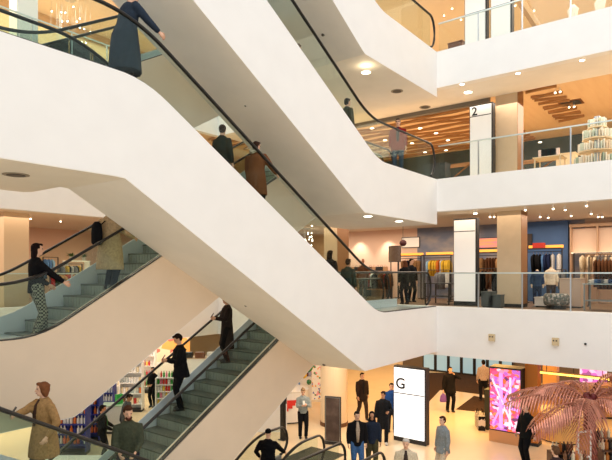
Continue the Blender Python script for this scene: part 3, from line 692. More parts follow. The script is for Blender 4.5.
for u, v, l in ((492.5,337,'left'), (556,341,'right')):
    p = U(u, v, X=X1); t = thing('security_camera', '%s of the two small beige boxes on the level one band' % l, 'camera', p)
    bxo('housing', -.12, -.002, -.09, .09, -.12, .1, mat('beige_plastic', (212,190,150), .5), t)
    for s_ in (-1, 1): bxo('eye', -.13, -.121, .04*s_-.02, .04*s_+.02, -.0, .04, DARK, t)
p = U(585.5, 344, X=X1); t = bxo('smoke_sensor', -.03, -.002, -.03, .03, -.03, .03, DARK); t.location = p; tag(t, 'tiny dark sensor right of the beige boxes on the level one band', 'sensor')
def vent(u, v, z, label):
    p = U(u, v, Z=z); t = thing('ceiling_vent', label, 'vent', p)
    bm = bmesh.new(); lathe(bm, [(.2,-.012),(.2,-.001)], n=20); mesh_obj('frame', bm, mat('grey_vent', (150,140,125), .6), t)
    bm = bmesh.new(); lathe(bm, [(.14,-.022),(.14,-.013)], n=20); mesh_obj('grille', bm, DARK, t)
vent(397, 91, F3-1.5-.014, 'left round grey vent under the level three landing')
vent(425, 107, F3-1.5-.014, 'right round grey vent under the level three landing')
vent(16, 174.5, F2-1.58-.014, 'round grey vent under the level two landing at far left')
p = U(571, 102.5, Z=zL2); t = thing('ceiling_vent', 'dark square vent in the timber ceiling above the bookshelf', 'vent', p)
bxo('frame', -.35, .35, -.4, .4, -.02, -.001, mat('dark_wood_vent', (120,72,40), .6), t); bxo('grille', -.28, .28, -.33, .33, -.03, -.021, DARK, t)
# wavy timber strips
WST = multi('wavy_timber', [(0,(140,100,64)),(1,(190,146,98))], 3, 'noise', .5, 0, (1,.2,1), 'LINEAR')
for side, (ya, yb), xr_, n in (('left', (7.4, 20.0), (18.2, 27.6), 26), ('right', (4.75, 5.8), (20.6, 25.0), 14)):
    for i in range(n):
        x0 = xr_[0]+(xr_[1]-xr_[0])*i/(n-1); y_a = ya; bm = bmesh.new()
        N = 40 if side == 'left' else 8
        pts = [(x0+.28*math.sin(.95*(ya+(yb-ya)*k/N)+(i % 2)*math.pi+i*.35), ya+(yb-ya)*k/N) for k in range(N+1)]
        rows = [[bm.verts.new((x-x0+a, y-ya, b)) for a, b in ((-.022,0),(.022,0),(.03,-.09),(-.03,-.09))] for x, y in pts]
        for A, B_ in zip(rows, rows[1:]):
            for q in range(4): bm.faces.new((A[q], A[(q+1)%4], B_[(q+1)%4], B_[q]))
        bm.faces.new(rows[0]); bm.faces.new(rows[-1][::-1])
        o = mesh_obj('ceiling_strip', bm, WST); o.location = (x0, ya, zL2-.005)
        tag(o, 'wavy timber strip hanging from the level two ceiling, %s of the beige column' % side, 'ceiling strip', 'wavy timber strips %s of the column' % side)
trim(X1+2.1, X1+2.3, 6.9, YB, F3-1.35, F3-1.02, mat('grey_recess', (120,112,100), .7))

# ---------------------------------------------------------------- clothes
def garment_mesh(nm, ln, wd, sleeves, seed):
    rr = random.Random(seed); bm = bmesh.new(); N = 7
    prof = [(0, .05), (-.03, .12), (-.07, wd*.5), (-.18, wd*.47), (-ln*.5, wd*.43), (-ln*.8, wd*.47), (-ln, wd*.5)]
    rings = []
    for z, hw in prof:
        th = .025 if z > -.05 else .045+.02*rr.random()
        ring = []
        for k in range(16):
            a = 2*math.pi*k/16; ring.append(bm.verts.new((hw*math.cos(a), th*math.sin(a)*(1+.35*math.sin(k*2.6+z*6)), z)))
        rings.append(ring)
    for A, B_ in zip(rings, rings[1:]):
        for k in range(16): bm.faces.new((A[k], A[(k+1)%16], B_[(k+1)%16], B_[k]))
    bm.faces.new(rings[0]); bm.faces.new(rings[-1][::-1])
    if sleeves:
        for sd in (1, -1): loft(bm, [(sd*(wd*.42), 0, -.09), (sd*(wd*.52), 0, -.2), (sd*(wd*.56), .01, -.38), (sd*wd*.56, .02, -.58)], [.05,.052,.045,.036], 8, Vector((0,1,0)))
    me = bpy.data.meshes.new(nm); bmesh.ops.recalc_face_normals(bm, faces=bm.faces); bm.to_mesh(me); bm.free()
    me.materials.append(cloth((90,90,90)))
    for p in me.polygons: p.use_smooth = True
    return me
GM = {'coat': garment_mesh('coat', 1.05, .46, True, 1), 'shirt': garment_mesh('shirt', .72, .44, True, 2), 'dress': garment_mesh('dress', .98, .4, False, 3), 'blouse': garment_mesh('blouse', .62, .40, False, 4), 'jacket': garment_mesh('jacket', .70, .46, True, 5)}
bm = bmesh.new(); loft(bm, [(0,0,.09), (.025,0,.075), (.02,0,.045), (0,0,.03), (0,0,-.01)], [.005]*5, 6); loft(bm, [(-.19,0,-.07),(-.08,0,-.02),(0,0,0),(.08,0,-.02),(.19,0,-.07)], [.008]*5, 6)
HG = bpy.data.meshes.new('hanger'); bm.to_mesh(HG); bm.free(); HG.materials.append(mat('hanger_wood', (170,130,90), .5))
CN = {'black': (24,23,26), 'brown': (104,66,42), 'cream': (226,206,174), 'navy': (34,44,76), 'blue': (92,130,180), 'white': (232,228,222), 'grey': (120,118,120), 'orange': (206,110,44), 'yellow': (222,180,60), 'dark green': (44,60,48), 'pink': (220,150,150), 'red': (170,44,40), 'tan': (176,132,88), 'pale blue': (150,186,214), 'mottled brown': (90,56,34)}
def garment(kind, colour, p, rz, where, group, scale=1):
    t = thing('hanging_%s' % kind, '%s %s hanging on %s' % (colour, kind, where), 'clothing', p, rz, group)
    a = bpy.data.objects.new('garment', GM[kind]); COL.objects.link(a); a.parent = t
    a.material_slots[0].link = 'OBJECT'; a.material_slots[0].material = cloth(CN[colour])
    b = bpy.data.objects.new('hanger', HG); COL.objects.link(b); b.parent = t
    t.scale = (scale,)*3
    return t
def rack(label, where, p0, p1, z, hgt, items, group, step=.115, m=DARK, shelf=False, seed=0):
    """p0,p1: ends of the rail in plan; z floor; hgt rail height"""
    rr = random.Random(seed); a, b = Vector((*p0, z)), Vector((*p1, z)); L_ = (b-a).length; ang = math.atan2(b.y-a.y, b.x-a.x)
    t = thing('clothes_rack', label, 'clothes rack', a, ang)
    bm = bmesh.new(); loft(bm, [(0,0,hgt), (L_,0,hgt)], [.014,.014], 8, Vector((0,0,1))); mesh_obj('rail', bm, m, t)
    for x in (0, L_):
        bxo('post', x-.02, x+.02, -.02, .02, .03, hgt+.1 if shelf else hgt, m, t)
        bxo('foot', x-.025, x+.025, -.25, .25, 0.001, .03, m, t)
    if shelf:
        bxo('shelf', -.02, L_+.02, -.22, .22, hgt+.1, hgt+.14, mat('dark_shelf', (52,44,40), .5), t)
        bxo('light_strip', 0, L_, -.235, -.22, hgt+.14, hgt+.26, mat('orange_light_strip', (255,170,70), .4, emit=1.0), t)
    n = int((L_-.15)/step); d = (b-a).normalized()
    k = 0; run = rr.choice(items)
    for i in range(n):
        if rr.random() < .12: continue
        if rr.random() < .75: run = rr.choice(items)
        p = a+d*(.1+i*step)+Vector((0,0,hgt-.092))
        garment(run[0], run[1], p, ang+R(90)+R(rr.uniform(-8, 8)), where, group)
    return t
def yat(u, X): return U(u, 250, X=X).y
FZ = F1+.001
def rk(label, where, u0, u1, X, items, group, hgt=1.75, **k):
    return rack(label, where, (X, yat(u1, X)), (X, yat(u0, X)), FZ, hgt, items, group, **k)
rk('dark rack with orange-lit shelf, left of the white sign pillar on level one', 'the rack left of the white sign pillar', 424, 451, 22.9, [('shirt','yellow'),('shirt','pale blue'),('shirt','orange'),('blouse','white'),('jacket','black'),('shirt','blue'),('blouse','tan')], 'clothes left of the sign pillar', shelf=True, hgt=1.85, seed=2)
rk('dark rack behind the couple on level one', 'the rack behind the fair-haired shopper', 398, 421, 23.2, [('jacket','black'),('coat','navy'),('blouse','tan')], 'clothes behind the fair-haired shopper', shelf=True, hgt=1.85, seed=5)
rk('dark rack between the white sign pillar and the beige column', 'the rack between sign pillar and beige column', 475, 501, 22.6, [('coat','black'),('dress','brown'),('coat','dark green'),('dress','mottled brown'),('jacket','tan')], 'clothes between sign pillar and column', shelf=True, hgt=1.9, seed=3)
rk('dark rack with orange-lit shelf in front of the blue wall', 'the rack before the blue wall', 527, 562, 22.4, [('coat','black'),('jacket','navy'),('coat','black'),('dress','white'),('coat','navy'),('shirt','blue')], 'clothes before the blue wall', shelf=True, hgt=2.0, seed=4)
rk('long rack of cream and brown clothes at the far right of level one', 'the rack at the far right', 574, 616, 23.3, [('dress','cream'),('coat','cream'),('dress','grey')], 'clothes on the far right rack', hgt=1.95, seed=6) 
rk('rack of mottled brown and black clothes at the right of level one', 'the nearer rack at the far right', 589, 625, 21.7, [('dress','mottled brown'),('coat','brown'),('dress','black'),('coat','mottled brown')], 'clothes on the nearer far right rack', hgt=1.75, seed=8)
# blue wall panel and beige bays
bw = sbox('wall_right', 24.0, 24.19, yat(568, 24), yat(523, 24), F1, F2-1.04, mat('blue_wall', (72,104,150), .7, noise=.15, scale=1))
y0 = yat(571, 23.9)
t = thing('display_bay', 'beige framed wall bays above the cream clothes', 'shelving', (23.95, y0, F1))
for k in range(5):
    bxo('upright', -.12, .2, -k*.95-.03, -k*.95+.03, 0, 3.0, mat('beige_frame', (196,160,128), .6), t)
    if k < 4: bxo('back_panel', .1, .19, -k*.95-.92, -k*.95-.03, 2.0, 2.95, mat('blush_panel', (236,206,182), .7), t); bxo('lit_shelf', -.2, .19, -k*.95-.92, -k*.95-.03, 1.95, 1.99, mat('lit_white_shelf', (255,240,214), .5, emit=.5), t)
bxo('header', -.13, .2, -3.85, .05, 3.0, 3.12, mat('beige_frame', (196,160,128), .6), t)
# lit picture over the rack between sign and column; red box and dark frame on the right shelf
def flat(nm, label, cat, u0, u1, v0, v1, X, m, fr=None, th=.04):
    a, b = U(u0, v0, X=X), U(u1, v1, X=X)
    t = thing(nm, label, cat, (X, (a.y+b.y)/2, b.z)); w_ = (a.y-b.y)/2; h_ = a.z-b.z
    bxo('panel', -th-.006, -th, -w_+.03, w_-.03, .03, h_-.03, m, t); bxo('frame', -th, -.001, -w_, w_, 0, h_, fr or DARK, t); return t
flat('picture', 'glowing orange and pink picture right of the white sign pillar', 'picture', 477, 498, 238, 248, 24.19, multi('sunset_print', [(0,(90,110,160)),(.42,(220,130,140)),(.55,(240,170,80)),(1,(250,210,150))], 1.1, 'noise', .6, .5, (1,.3,2.5), 'LINEAR'))
flat('picture', 'pale picture over the heads of the couple on level one', 'picture', 402, 420, 237.5, 247.5, 24.19, multi('pale_print', [(0,(236,226,210)),(.6,(240,214,190)),(.62,(200,110,60)),(1,(240,230,220))], 1.6, 'noise', .6, .3), DARK)
t = flat('mirror', 'grey framed mirror on level one left of the couple', 'mirror', 389, 401, 246, 262, 22.5, mat('dull_mirror', (150,148,146), .15, .9), DARK)
for sd in (-.2,.2): bxo('leg', -.03, -.001, sd-.02, sd+.02, FZ-t.location.z, -.001, DARK, t)
p = U(539, 243.5, X=22.4); t = bxo('storage_box', -.15, .15, -.2, .2, 0, .2, mat('red_box', (200,52,40), .6)); t.location = (22.4, p.y, FZ+2.141); tag(t, 'red box on the orange-lit shelf before the blue wall', 'box')
flat('picture', 'small dark frame left of the red box on level one', 'picture', 526, 532.5, 234, 247, 23.98, mat('dark_print', (60,46,42), .6))
p = U(403, 243, X=22.3); t = thing('pendant_lamp', 'round dark red pendant lamp above the couple on level one', 'lamp', (22.3, p.y, p.z))
bm = bmesh.new(); ball(bm, (0,0,0), (.16,.16,.15), 16); mesh_obj('lamp_shade', bm, mat('dark_red_shade', (70,20,26), .6), t, smooth=True)
bxo('cord', -.006, .006, -.006, .006, .15, zL1-p.z-.001, DARK, t)
# wall washers of the blush wall
for u in (354, 383):
    q = U(u, 232, X=23.6); d = bpy.data.lights.new('wall_washer', 'SPOT'); d.energy = 110; d.color = (1,.86,.72); d.spot_size = R(75); d.spot_blend = .8; d.shadow_soft_size = .05
    o = bpy.data.objects.new('wall_washer', d); COL.objects.link(o); o.location = (23.55, q.y, F2-1.15); o.rotation_euler = (0, R(-22), 0)
for u0, u1 in ((347, 366), (368, 388)):
    ya, yb = yat(u1, 23.9), yat(u0, 23.9); t = thing('wall_shelf', '%s wooden shelf unit with bags on the blush wall' % ('left' if u0 < 360 else 'right'), 'shelf', (23.9, (ya+yb)/2, FZ)); w_ = (yb-ya)/2
    for z in (.35, .8, 1.25): bxo('shelf', -.2, .28, -w_, w_, z, z+.04, mat('wood_shelf', (160,112,72), .5), t)
    for sd in (-1, 1): bxo('upright', -.2, .28, sd*w_-.02, sd*w_+.02, 0, 1.29, DARK, t)
    rr = random.Random(u0)
    for z in (.39, .84, 1.29):
        for k in range(5):
            c = rr.choice([('black',(24,22,24)),('white',(230,222,212)),('brown',(110,70,46)),('tan',(180,140,100))])
            b = thing('handbag', '%s handbag on the %s shelf unit of the blush wall' % (c[0], 'left' if u0 < 360 else 'right'), 'handbag', (23.9, (ya+yb)/2-w_+.15+k*(2*w_-.3)/4, FZ+z+.001), 0, 'handbags on the blush wall')
            bm = bmesh.new(); prism(bm, [(-.13,0),(.13,0),(.1,.2),(-.1,.2)], -.05, .05, 'y'); o = mesh_obj('bag_body', bm, mat('leather_'+c[0], c[1], .5), b); o.rotation_euler = (0,0,R(90))
            bm = bmesh.new(); loft(bm, [(0,-.06,.2),(0,-.04,.28),(0,.04,.28),(0,.06,.2)], [.008]*4, 6); mesh_obj('handle', bm, mat('leather_'+c[0], c[1], .5), b)
# mannequins: headless tailored torsos with legs on a stand
def mannequin(label, x, y, z, rz, skin_c, top_c, low_c, h=1.75, kind='jacket', head=True):
    s = h/1.8; t = thing('mannequin', label, 'mannequin', (x, y, z), R(rz)); t.scale = (s,s,s)
    bm = bmesh.new(); loft(bm, [(0,0,.9),(0,0,1.1),(0,0,1.3),(0,0,1.42),(0,0,1.5),(0,0,1.56)], [(.15,.1),(.125,.09),(.16,.11),(.15,.09),(.055,.055),(.05,.05)], 14)
    if head: ball(bm, (.01,0,1.68), (.09,.072,.115), 14); loft(bm, [(0,0,1.54),(0,0,1.62)], [.05,.05], 10)
    for sd in (1,-1):
        loft(bm, [(0,.17*sd,1.4),(0,.22*sd,1.14),(.05,.23*sd,.9),(.08,.22*sd,.78)], [.05,.04,.034,.028], 8)
        loft(bm, [(0,.09*sd,.92),(0,.1*sd,.5),(0,.1*sd,.1),(.04,.1*sd,.05)], [.085,.055,.04,.04], 10)
    add_mesh('body', remesh(bm, .022), mat('mannequin_%d_%d_%d' % skin_c, skin_c, .4), t)
    bm = bmesh.new(); loft(bm, [(0,0,.84 if kind == 'jacket' else .45),(0,0,1.1),(0,0,1.3),(0,0,1.44),(0,0,1.5)], [(.2,.15) if kind == 'jacket' else (.27,.22),(.16,.12),(.19,.14),(.17,.11),(.07,.065)], 16)
    if kind == 'jacket':
        for sd in (1,-1): loft(bm, [(0,.15*sd,1.41),(0,.23*sd,1.14),(.05,.24*sd,.94)], [.07,.058,.05], 10)
    add_mesh(kind, remesh(bm, .022), cloth(top_c), t)
    bm = bmesh.new(); loft(bm, [(0,0,1.0),(0,0,.84)], [(.16,.12),(.16,.12)], 12)
    for sd in (1,-1): loft(bm, [(0,.09*sd,.9),(0,.1*sd,.5),(0,.1*sd,.1)], [.1,.075,.065], 10)
    add_mesh('trousers', remesh(bm, .022), cloth(low_c), t)
    bm = bmesh.new(); lathe(bm, [(.2,.001),(.2,.02)], n=20); mesh_obj('stand', bm, STEEL, t)
    return t
p = U(363, 260, X=21.6); mannequin('mannequin in brown coat at the front of the blush-walled shop', p.x, p.y, FZ, 200, (150,96,60), (96,56,34), (60,40,30), 1.85)
p = U(544, 260, X=20.6); mannequin('mannequin in dark denim beside the level one column', p.x-.3, p.y+.15, FZ, 200, (216,190,160), (44,58,88), (36,46,70), 1.5, head=False)
p = U(551, 260, X=21.2); mannequin('mannequin in pale blouse before the blue wall', p.x, p.y, FZ, 190, (216,190,160), (226,212,190), (70,60,60), 1.6, head=False)
p = U(318, 250, X=23); mannequin('mannequin in pale dress seen through the long escalator glass', p.x, p.y, FZ, 200, (230,224,210), (230,226,214), (200,196,180), 1.85, kind='dress')
p = U(24, 250, Y=20.3); mannequin('mannequin in blue denim jacket at the far left', p.x+.1, p.y-.95, FZ, 290, (196,150,110), (52,66,88), (40,50,66), 1.85)
# counters, tables, benches of level one
def block(nm, label, cat, x0, x1, y0, y1, z, h, m, top=None, over=.02, legs=False):
    t = thing(nm, label, cat, ((x0+x1)/2, (y0+y1)/2, z)); a, b = (x1-x0)/2, (y1-y0)/2
    if legs:
        for sx in (-1,1):
            for sy in (-1,1): bxo('leg', sx*(a-.04)-.02, sx*(a-.04)+.02, sy*(b-.04)-.02, sy*(b-.04)+.02, 0, h-.03, m, t)
        bxo('lower_shelf', -a+.05, a-.05, -b+.05, b-.05, h*.35, h*.35+.025, m, t)
    else:
        bxo('body', -a, a, -b, b, .05, h-.03, m, t); bxo('plinth', -a+.03, a-.03, -b+.03, b-.03, 0, .05, DARK, t)
    bxo('blouse', -a-over, a+over, -b-over, b+over, h-.03, h, top or m, t); return t
ya = yat(582, 20.4); yb = yat(561, 20.4)
block('counter', 'plain beige counter behind the glass on level one', 'counter', 20.2, 20.9, ya, yb, FZ, 1.0, mat('beige_laminate', (196,168,146), .5))
ya = yat(616, 19.2); yb = yat(584, 19.2)
block('display_table', 'grey glass-topped display table at the far right of level one', 'table', 19.0, 20.0, ya, yb, FZ, .85, mat('grey_metal_frame', (140,142,140), .4, .4), mat('grey_glass_top', (150,160,158), .1), legs=True)
jx = 19.5
for k, (c, n_) in enumerate((((40,60,96),'navy'),((210,200,186),'cream'),((90,90,96),'grey'),((40,60,96),'navy'),((70,100,140),'blue'),((210,200,186),'cream'))):
    y = ya+.2+k*(yb-ya-.4)/5
    for q in range(2):
        bm = bmesh.new(); loft(bm, [(-.13,0,.03),(-.12,0,.032),(.12,0,.032),(.13,0,.03)], [(.1,.01),(.12,.03),(.12,.03),(.1,.01)], 12, Vector((0,0,1)))
        o = mesh_obj('folded_sweater', bm, cloth(c), smooth=True); o.location = (jx, y, FZ+.852+q*.062); tag(o, 'folded %s sweater on the grey display table' % n_, 'sweater', 'folded sweaters on the grey display table')
ya = yat(566, 19.6); yb = yat(529, 19.6)
block('display_table', 'low pale plinth table beside the level one column', 'table', 19.9, 20.6, ya+.4, yb-.1, FZ, .35, mat('pale_plinth', (222,212,198), .5))
FL = multi('floral_cloth', [(0,(120,110,100)),(.4,(170,160,150)),(.6,(90,96,90)),(1,(200,180,170))], 18, 'voronoi', .9)
t = thing('ottoman', 'grey floral upholstered stool beside the level one column', 'stool', (19.45, yat(556, 19.4), FZ)); bm = bmesh.new(); lathe(bm, [(.36,.12),(.4,.2),(.4,.42),(.34,.5)], n=24); mesh_obj('cushion', bm, FL, t, smooth=True); bm = bmesh.new(); lathe(bm, [(.3,0),(.3,.12)], n=20); mesh_obj('base', bm, DARK, t)
for k, u in enumerate((487, 494.5)):
    t = block('storage_cube', '%s dark grey cube on the floor left of the level one column' % ('left' if k == 0 else 'right'), 'cube', 18.5, 18.9, yat(u, 18.5)-.2, yat(u, 18.5)+.2, FZ, .55-.1*k, mat('dark_grey_cube', (66,70,68), .6))
t = block('display_table', 'dark display table behind the glass left of the white sign pillar', 'table', 19.3, 20.3, yat(452, 19.3)+.1, yat(424, 19.3), FZ, .8, mat('dark_table_metal', (60,58,56), .4, .3), legs=True)

# ---------------------------------------------------------------- level one, far left shop
def rkY(label, where, u0, u1, Y, items, group, hgt=1.7, **k):
    return rack(label, where, (U(u0,250,Y=Y).x, Y), (U(u1,250,Y=Y).x, Y), FZ, hgt, items, group, **k)
rkY('rack of pale blue shirts behind the woman in black at far left', 'the rack behind the woman with houndstooth trousers', 43, 58, 24.6, [('shirt','pale blue'),('shirt','blue')], 'pale blue shirts at the far left', seed=11, hgt=1.9, step=.16)
rkY('rack of mixed clothes at the left of level one', 'the mixed rack at the left', 60, 82, 24.2, [('blouse','black'),('blouse','white'),('shirt','grey'),('blouse','yellow'),('dress','black')], 'mixed clothes at the left', seed=12, hgt=1.6)
rkY('front rack of dark clothes behind the left escalator', 'the front rack behind the left escalator', 50, 92, 22.0, [('blouse','black'),('jacket','dark green'),('blouse','red'),('jacket','tan'),('blouse','grey')], 'dark clothes behind the left escalator', seed=13, hgt=1.2)
a = U(70, 250, Y=25.3); b = U(92, 250, Y=25.3)
t = thing('wall_shelf', 'white lit wall shelf with plants behind the left escalator', 'shelf', ((a.x+b.x)/2, 25.7, FZ)); w_ = (b.x-a.x)/2
for z in (1.0, 1.75): bxo('shelf', -w_, w_, -.25, .28, z, z+.04, mat('lit_white_shelf', (255,240,214), .5, emit=.5), t)
for sd in (-1, 1): bxo('upright', sd*w_-.02, sd*w_+.02, -.2, .28, 0, 1.75, WHITE, t)
LEAF = mat('leaf_green', (84,112,40), .6)
def plant(label, p, s=1.0, pot=(210,200,184)):
    t = thing('potted_plant', label, 'plant', p); t.scale = (s,s,s)
    bm = bmesh.new(); lathe(bm, [(.07,0),(.09,.14)], n=16); mesh_obj('pot', bm, mat('pot_%d' % pot[0], pot, .6), t)
    rr = random.Random(int(p[0]*10)); bm = bmesh.new()
    for k in range(26):
        a_ = rr.random()*6.28; e = rr.uniform(.3, 1.3); d_ = Vector((math.cos(a_)*math.cos(e), math.sin(a_)*math.cos(e), math.sin(e))); L_ = rr.uniform(.14,.26)
        loft(bm, [Vector((0,0,.13)), Vector((0,0,.13))+d_*L_*.5, Vector((0,0,.12))+d_*L_*.85+Vector((0,0,-.02)), Vector((0,0,.1))+d_*L_], [.004,(.03,.004),(.022,.004),.003], 6, Vector((0,0,1)))
    mesh_obj('foliage', bm, LEAF, t)
plant('small green plant on the lit shelf at left', ((a.x+b.x)/2-.3, 25.65, FZ+1.792), 1.4)
plant('second green plant on the lit shelf, nearer the beige coat', ((a.x+b.x)/2+.35, 25.65, FZ+1.792), 1.2)
q = U(132, 243, Y=22.5); 
block('counter', 'dark wooden counter behind the person in beige coat', 'counter', q.x-.6, q.x+1.0, 22.3, 23.0, FZ, 1.1, mat('brown_wood_counter', (110,76,52), .5))
plant('green plant in pot on the counter right of the beige coat', (q.x+.1, 22.6, FZ+1.102), 1.5)
# chandelier seen through the glass
def pendant_cluster(label, p, z, m, n=24, s=.35, hh=.9):
    t = thing('chandelier', label, 'chandelier', (p.x, p.y, z)); rr = random.Random(n)
    bm = bmesh.new(); lathe(bm, [(.2,-.03),(.2,-.001)], n=20); mesh_obj('canopy', bm, STEEL, t)
    for k in range(n):
        a_, r_ = rr.random()*6.28, s*math.sqrt(rr.random()); z_ = -rr.uniform(.15, hh)
        bm = bmesh.new(); loft(bm, [(r_*math.cos(a_), r_*math.sin(a_), -.02), (r_*math.cos(a_), r_*math.sin(a_), z_)], [.0025,.0025], 4); mesh_obj('wire', bm, STEEL, t)
        bm = bmesh.new(); ball(bm, (r_*math.cos(a_), r_*math.sin(a_), z_-.03), .028, 8); mesh_obj('bulb', bm, m, t, smooth=True)
pendant_cluster('sparkling hanging lights seen beyond the top left glass', U(70, 10, Y=20.5), F4-1.16, GLOWW, 34, .8, 2.9)
pendant_cluster('white lit chandelier seen through the long escalator glass', U(306, 225, X=21.0), zL1, GLOWW, 22, .35, .8)

# ---------------------------------------------------------------- level two books and tables
BW = mat('pale_wood', (222,198,160), .5)
p = U(593, 160, X=19.6); zb = F2+.001
t = thing('tiered_bookcase', 'tapering tiered bookcase of pale books on level two at right', 'bookcase', (20.3, p.y, zb))
tiers = [(.72, .35), (.60, .80), (.46, 1.22), (.30, 1.60)]
for r_, z in tiers:
    bm = bmesh.new(); lathe(bm, [(r_, z), (r_, z+.04)], n=8); mesh_obj('shelf', bm, BW, t)
bxo('post', -.08, .08, -.08, .08, 0, 2.0, STEEL, t)
bm = bmesh.new(); lathe(bm, [(.55, 0), (.55, .06)], n=8); mesh_obj('base', bm, BW, t)
rr = random.Random(3); BK = None
bkm = []
for c in ((236,230,216),(206,214,200),(160,178,160),(226,206,180),(120,140,130)):
    bm = bmesh.new(); box(bm, -.09, .09, -.014, .014, 0, .26); bkm.append(c); me = bpy.data.meshes.new('book'); bmesh.ops.recalc_face_normals(bm, faces=bm.faces); bm.to_mesh(me); bm.free(); me.materials.append(mat('book_%d' % c[0], c, .6)); MC['bkmesh%d' % len(bkm)] = me
nmz = ['cream','pale green','sage green','tan','dark green']
for r_, z in tiers:
    n = int(2*math.pi*(r_-.11)/.075)
    for k in range(n):
        a_ = 2*math.pi*k/n
        if abs(((math.degrees(a_)-200+180) % 360)-180) > 120: continue
        i = rr.choice([0,0,0,0,1,1,3,2]); o = bpy.data.objects.new('book', MC['bkmesh%d' % (i+1)]); COL.objects.link(o)
        o.location = (20.3+(r_-.11)*math.cos(a_), p.y+(r_-.11)*math.sin(a_), zb+z+.041); o.rotation_euler = (0, 0, a_); o.scale = (1, 1, rr.uniform(.85, 1.15))
        tag(o, '%s book standing on the tiered bookcase' % nmz[i], 'book', 'books on the tiered bookcase')
ya = yat(562, 19.0); yb = yat(534, 19.0)
block('display_table', 'pale wooden table with boxed cards on level two', 'table', 18.9, 19.6, ya, yb, zb, .62, BW, legs=True)
for k in range(5):
    o = bxo('gift_box', -.06, .06, -.14, .14, 0, .26, mat('card_%d' % (k % 2), ((236,206,190),(232,224,210))[k % 2], .6)); o.location = (19.15, yb-.25-k*(yb-ya-.5)/4, zb+.621); tag(o, '%s box standing on the pale level two table' % ('pink' if k % 2 == 0 else 'cream'), 'box', 'boxes on the pale level two table')
def trestle(label, u, X, z=zb):
    y = yat(u, X); t = thing('wooden_trestle', label, 'trestle', (X, y, z))
    for sd in (1,-1):
        bm = bmesh.new(); loft(bm, [(0,-.7*sd,0.03), (0,.7*sd,1.0)], [(.03,.03)]*2, 4); mesh_obj('leg', bm, mat('brown_trestle', (150,112,76), .6), t)
    bxo('blouse', -.3, .3, -.8, .8, 1.0, 1.04, mat('brown_trestle', (150,112,76), .6), t)
trestle('crossed wooden legs of a desk right of the level two column', 534, 21.6)
block('display_unit', 'dark display unit behind the crossed wooden desk', 'shelf', 22.5, 23.1, yat(575, 22.5), yat(540, 22.5), zb, 1.3, mat('dark_teal_cabinet', (54,64,66), .5))
block('display_unit', 'pale wooden cabinet between the dark unit and the bookcase', 'cabinet', 21.4, 21.9, yat(575, 21.4), yat(556, 21.4), zb, 1.15, BW)
block('display_unit', 'pale grey cabinet behind the man in red jacket', 'cabinet', 19.6, 20.1, yat(445, 19.6), yat(423, 19.6), zb, 1.0, mat('dark_teal_cabinet', (54,64,66), .5))
trestle('crossed wooden desk legs left of the sign marked 2', 452, 20.6)
# ---------------------------------------------------------------- level three
z3_ = F3+.001
a = U(520, 0, X=20); t = thing('ceiling_beam', 'slanting brown beam of a display frame on level three', 'beam', (20.5, yat(527, 20.5), F3))
bm = bmesh.new(); loft(bm, [(0, .6, 3.0), (0,-1.0,.02)], [(.14,.12)]*2, 4); mesh_obj('beam', bm, mat('brown_beam', (190,156,112), .6), t)
for k, u in enumerate((573, 600)):
    q = U(u, 0, X=20.2); dt = thing('dress_form', '%s white dress on a stand at the top right of level three' % ('left' if k == 0 else 'right'), 'dress', (q.x, q.y, z3_))
    bm = bmesh.new(); loft(bm, [(0,0,.35),(0,0,.8),(0,0,1.1),(0,0,1.35),(0,0,1.5)], [(.32,.28),(.22,.18),(.13,.1),(.18,.12),(.06,.06)], 18); mesh_obj('dress', bm, cloth((240,232,214)), dt, smooth=True)
    bm = bmesh.new(); lathe(bm, [(.18,0),(.18,.02),(.015,.03),(.015,.4)], n=16); mesh_obj('stand', bm, STEEL, dt)
rack('rack of white clothes at the top right of level three', 'the level three rack', (22.0, yat(612, 22)), (22.0, yat(556, 22)), z3_, 1.5, [('dress','white'),('dress','cream'),('shirt','white')], 'white clothes on level three', seed=21)
block('display_table', 'dark wooden display table under the slanting beam on level three', 'table', 20.8, 21.6, yat(532, 20.8), yat(512, 20.8), z3_, .9, mat('brown_wood_counter', (110,76,52), .5), legs=True)
block('display_unit', 'dark shelf unit left of the white pillars on level three', 'shelf', 20.8, 21.3, yat(462, 20.8), yat(448, 20.8), z3_, 1.6, mat('dark_wood_unit', (96,62,42), .5))
for u, v in ((444,16),(461,20),(452,9),(515,6),(522,4),(527,14),(534,11)): spotlight(u, v, F4-1.16, 'small spotlight on the level three ceiling by the white pillars', 'level three spotlights')

# further racks deeper behind the level one glass
rk('low rack of mixed clothes behind the dark table on level one', 'the low rack left of the sign pillar', 428, 450, 21.4, [('blouse','white'),('jacket','grey'),('shirt','orange'),('dress','black'),('jacket','navy')], 'clothes on the low rack left of the sign', hgt=1.3, seed=31)
rk('low rack of dark clothes left of the beige column on level one', 'the low rack right of the sign pillar', 477, 497, 20.9, [('jacket','dark green'),('dress','black'),('jacket','brown'),('blouse','tan')], 'clothes on the low rack right of the sign', hgt=1.35, seed=32)
rk('low rack of blue and grey clothes before the blue wall', 'the low rack before the blue wall', 552, 566, 21.6, [('jacket','navy'),('blouse','grey'),('dress','dark green'),('blouse','white')], 'clothes on the low rack before the blue wall', hgt=1.3, seed=33)
rk('low rack of black and brown clothes in the blush-walled shop', 'the low rack in the blush-walled shop', 366, 392, 21.9, [('jacket','black'),('jacket','brown'),('blouse','white'),('dress','grey'),('blouse','red')], 'clothes on the low rack in the blush-walled shop', hgt=1.25, seed=34)
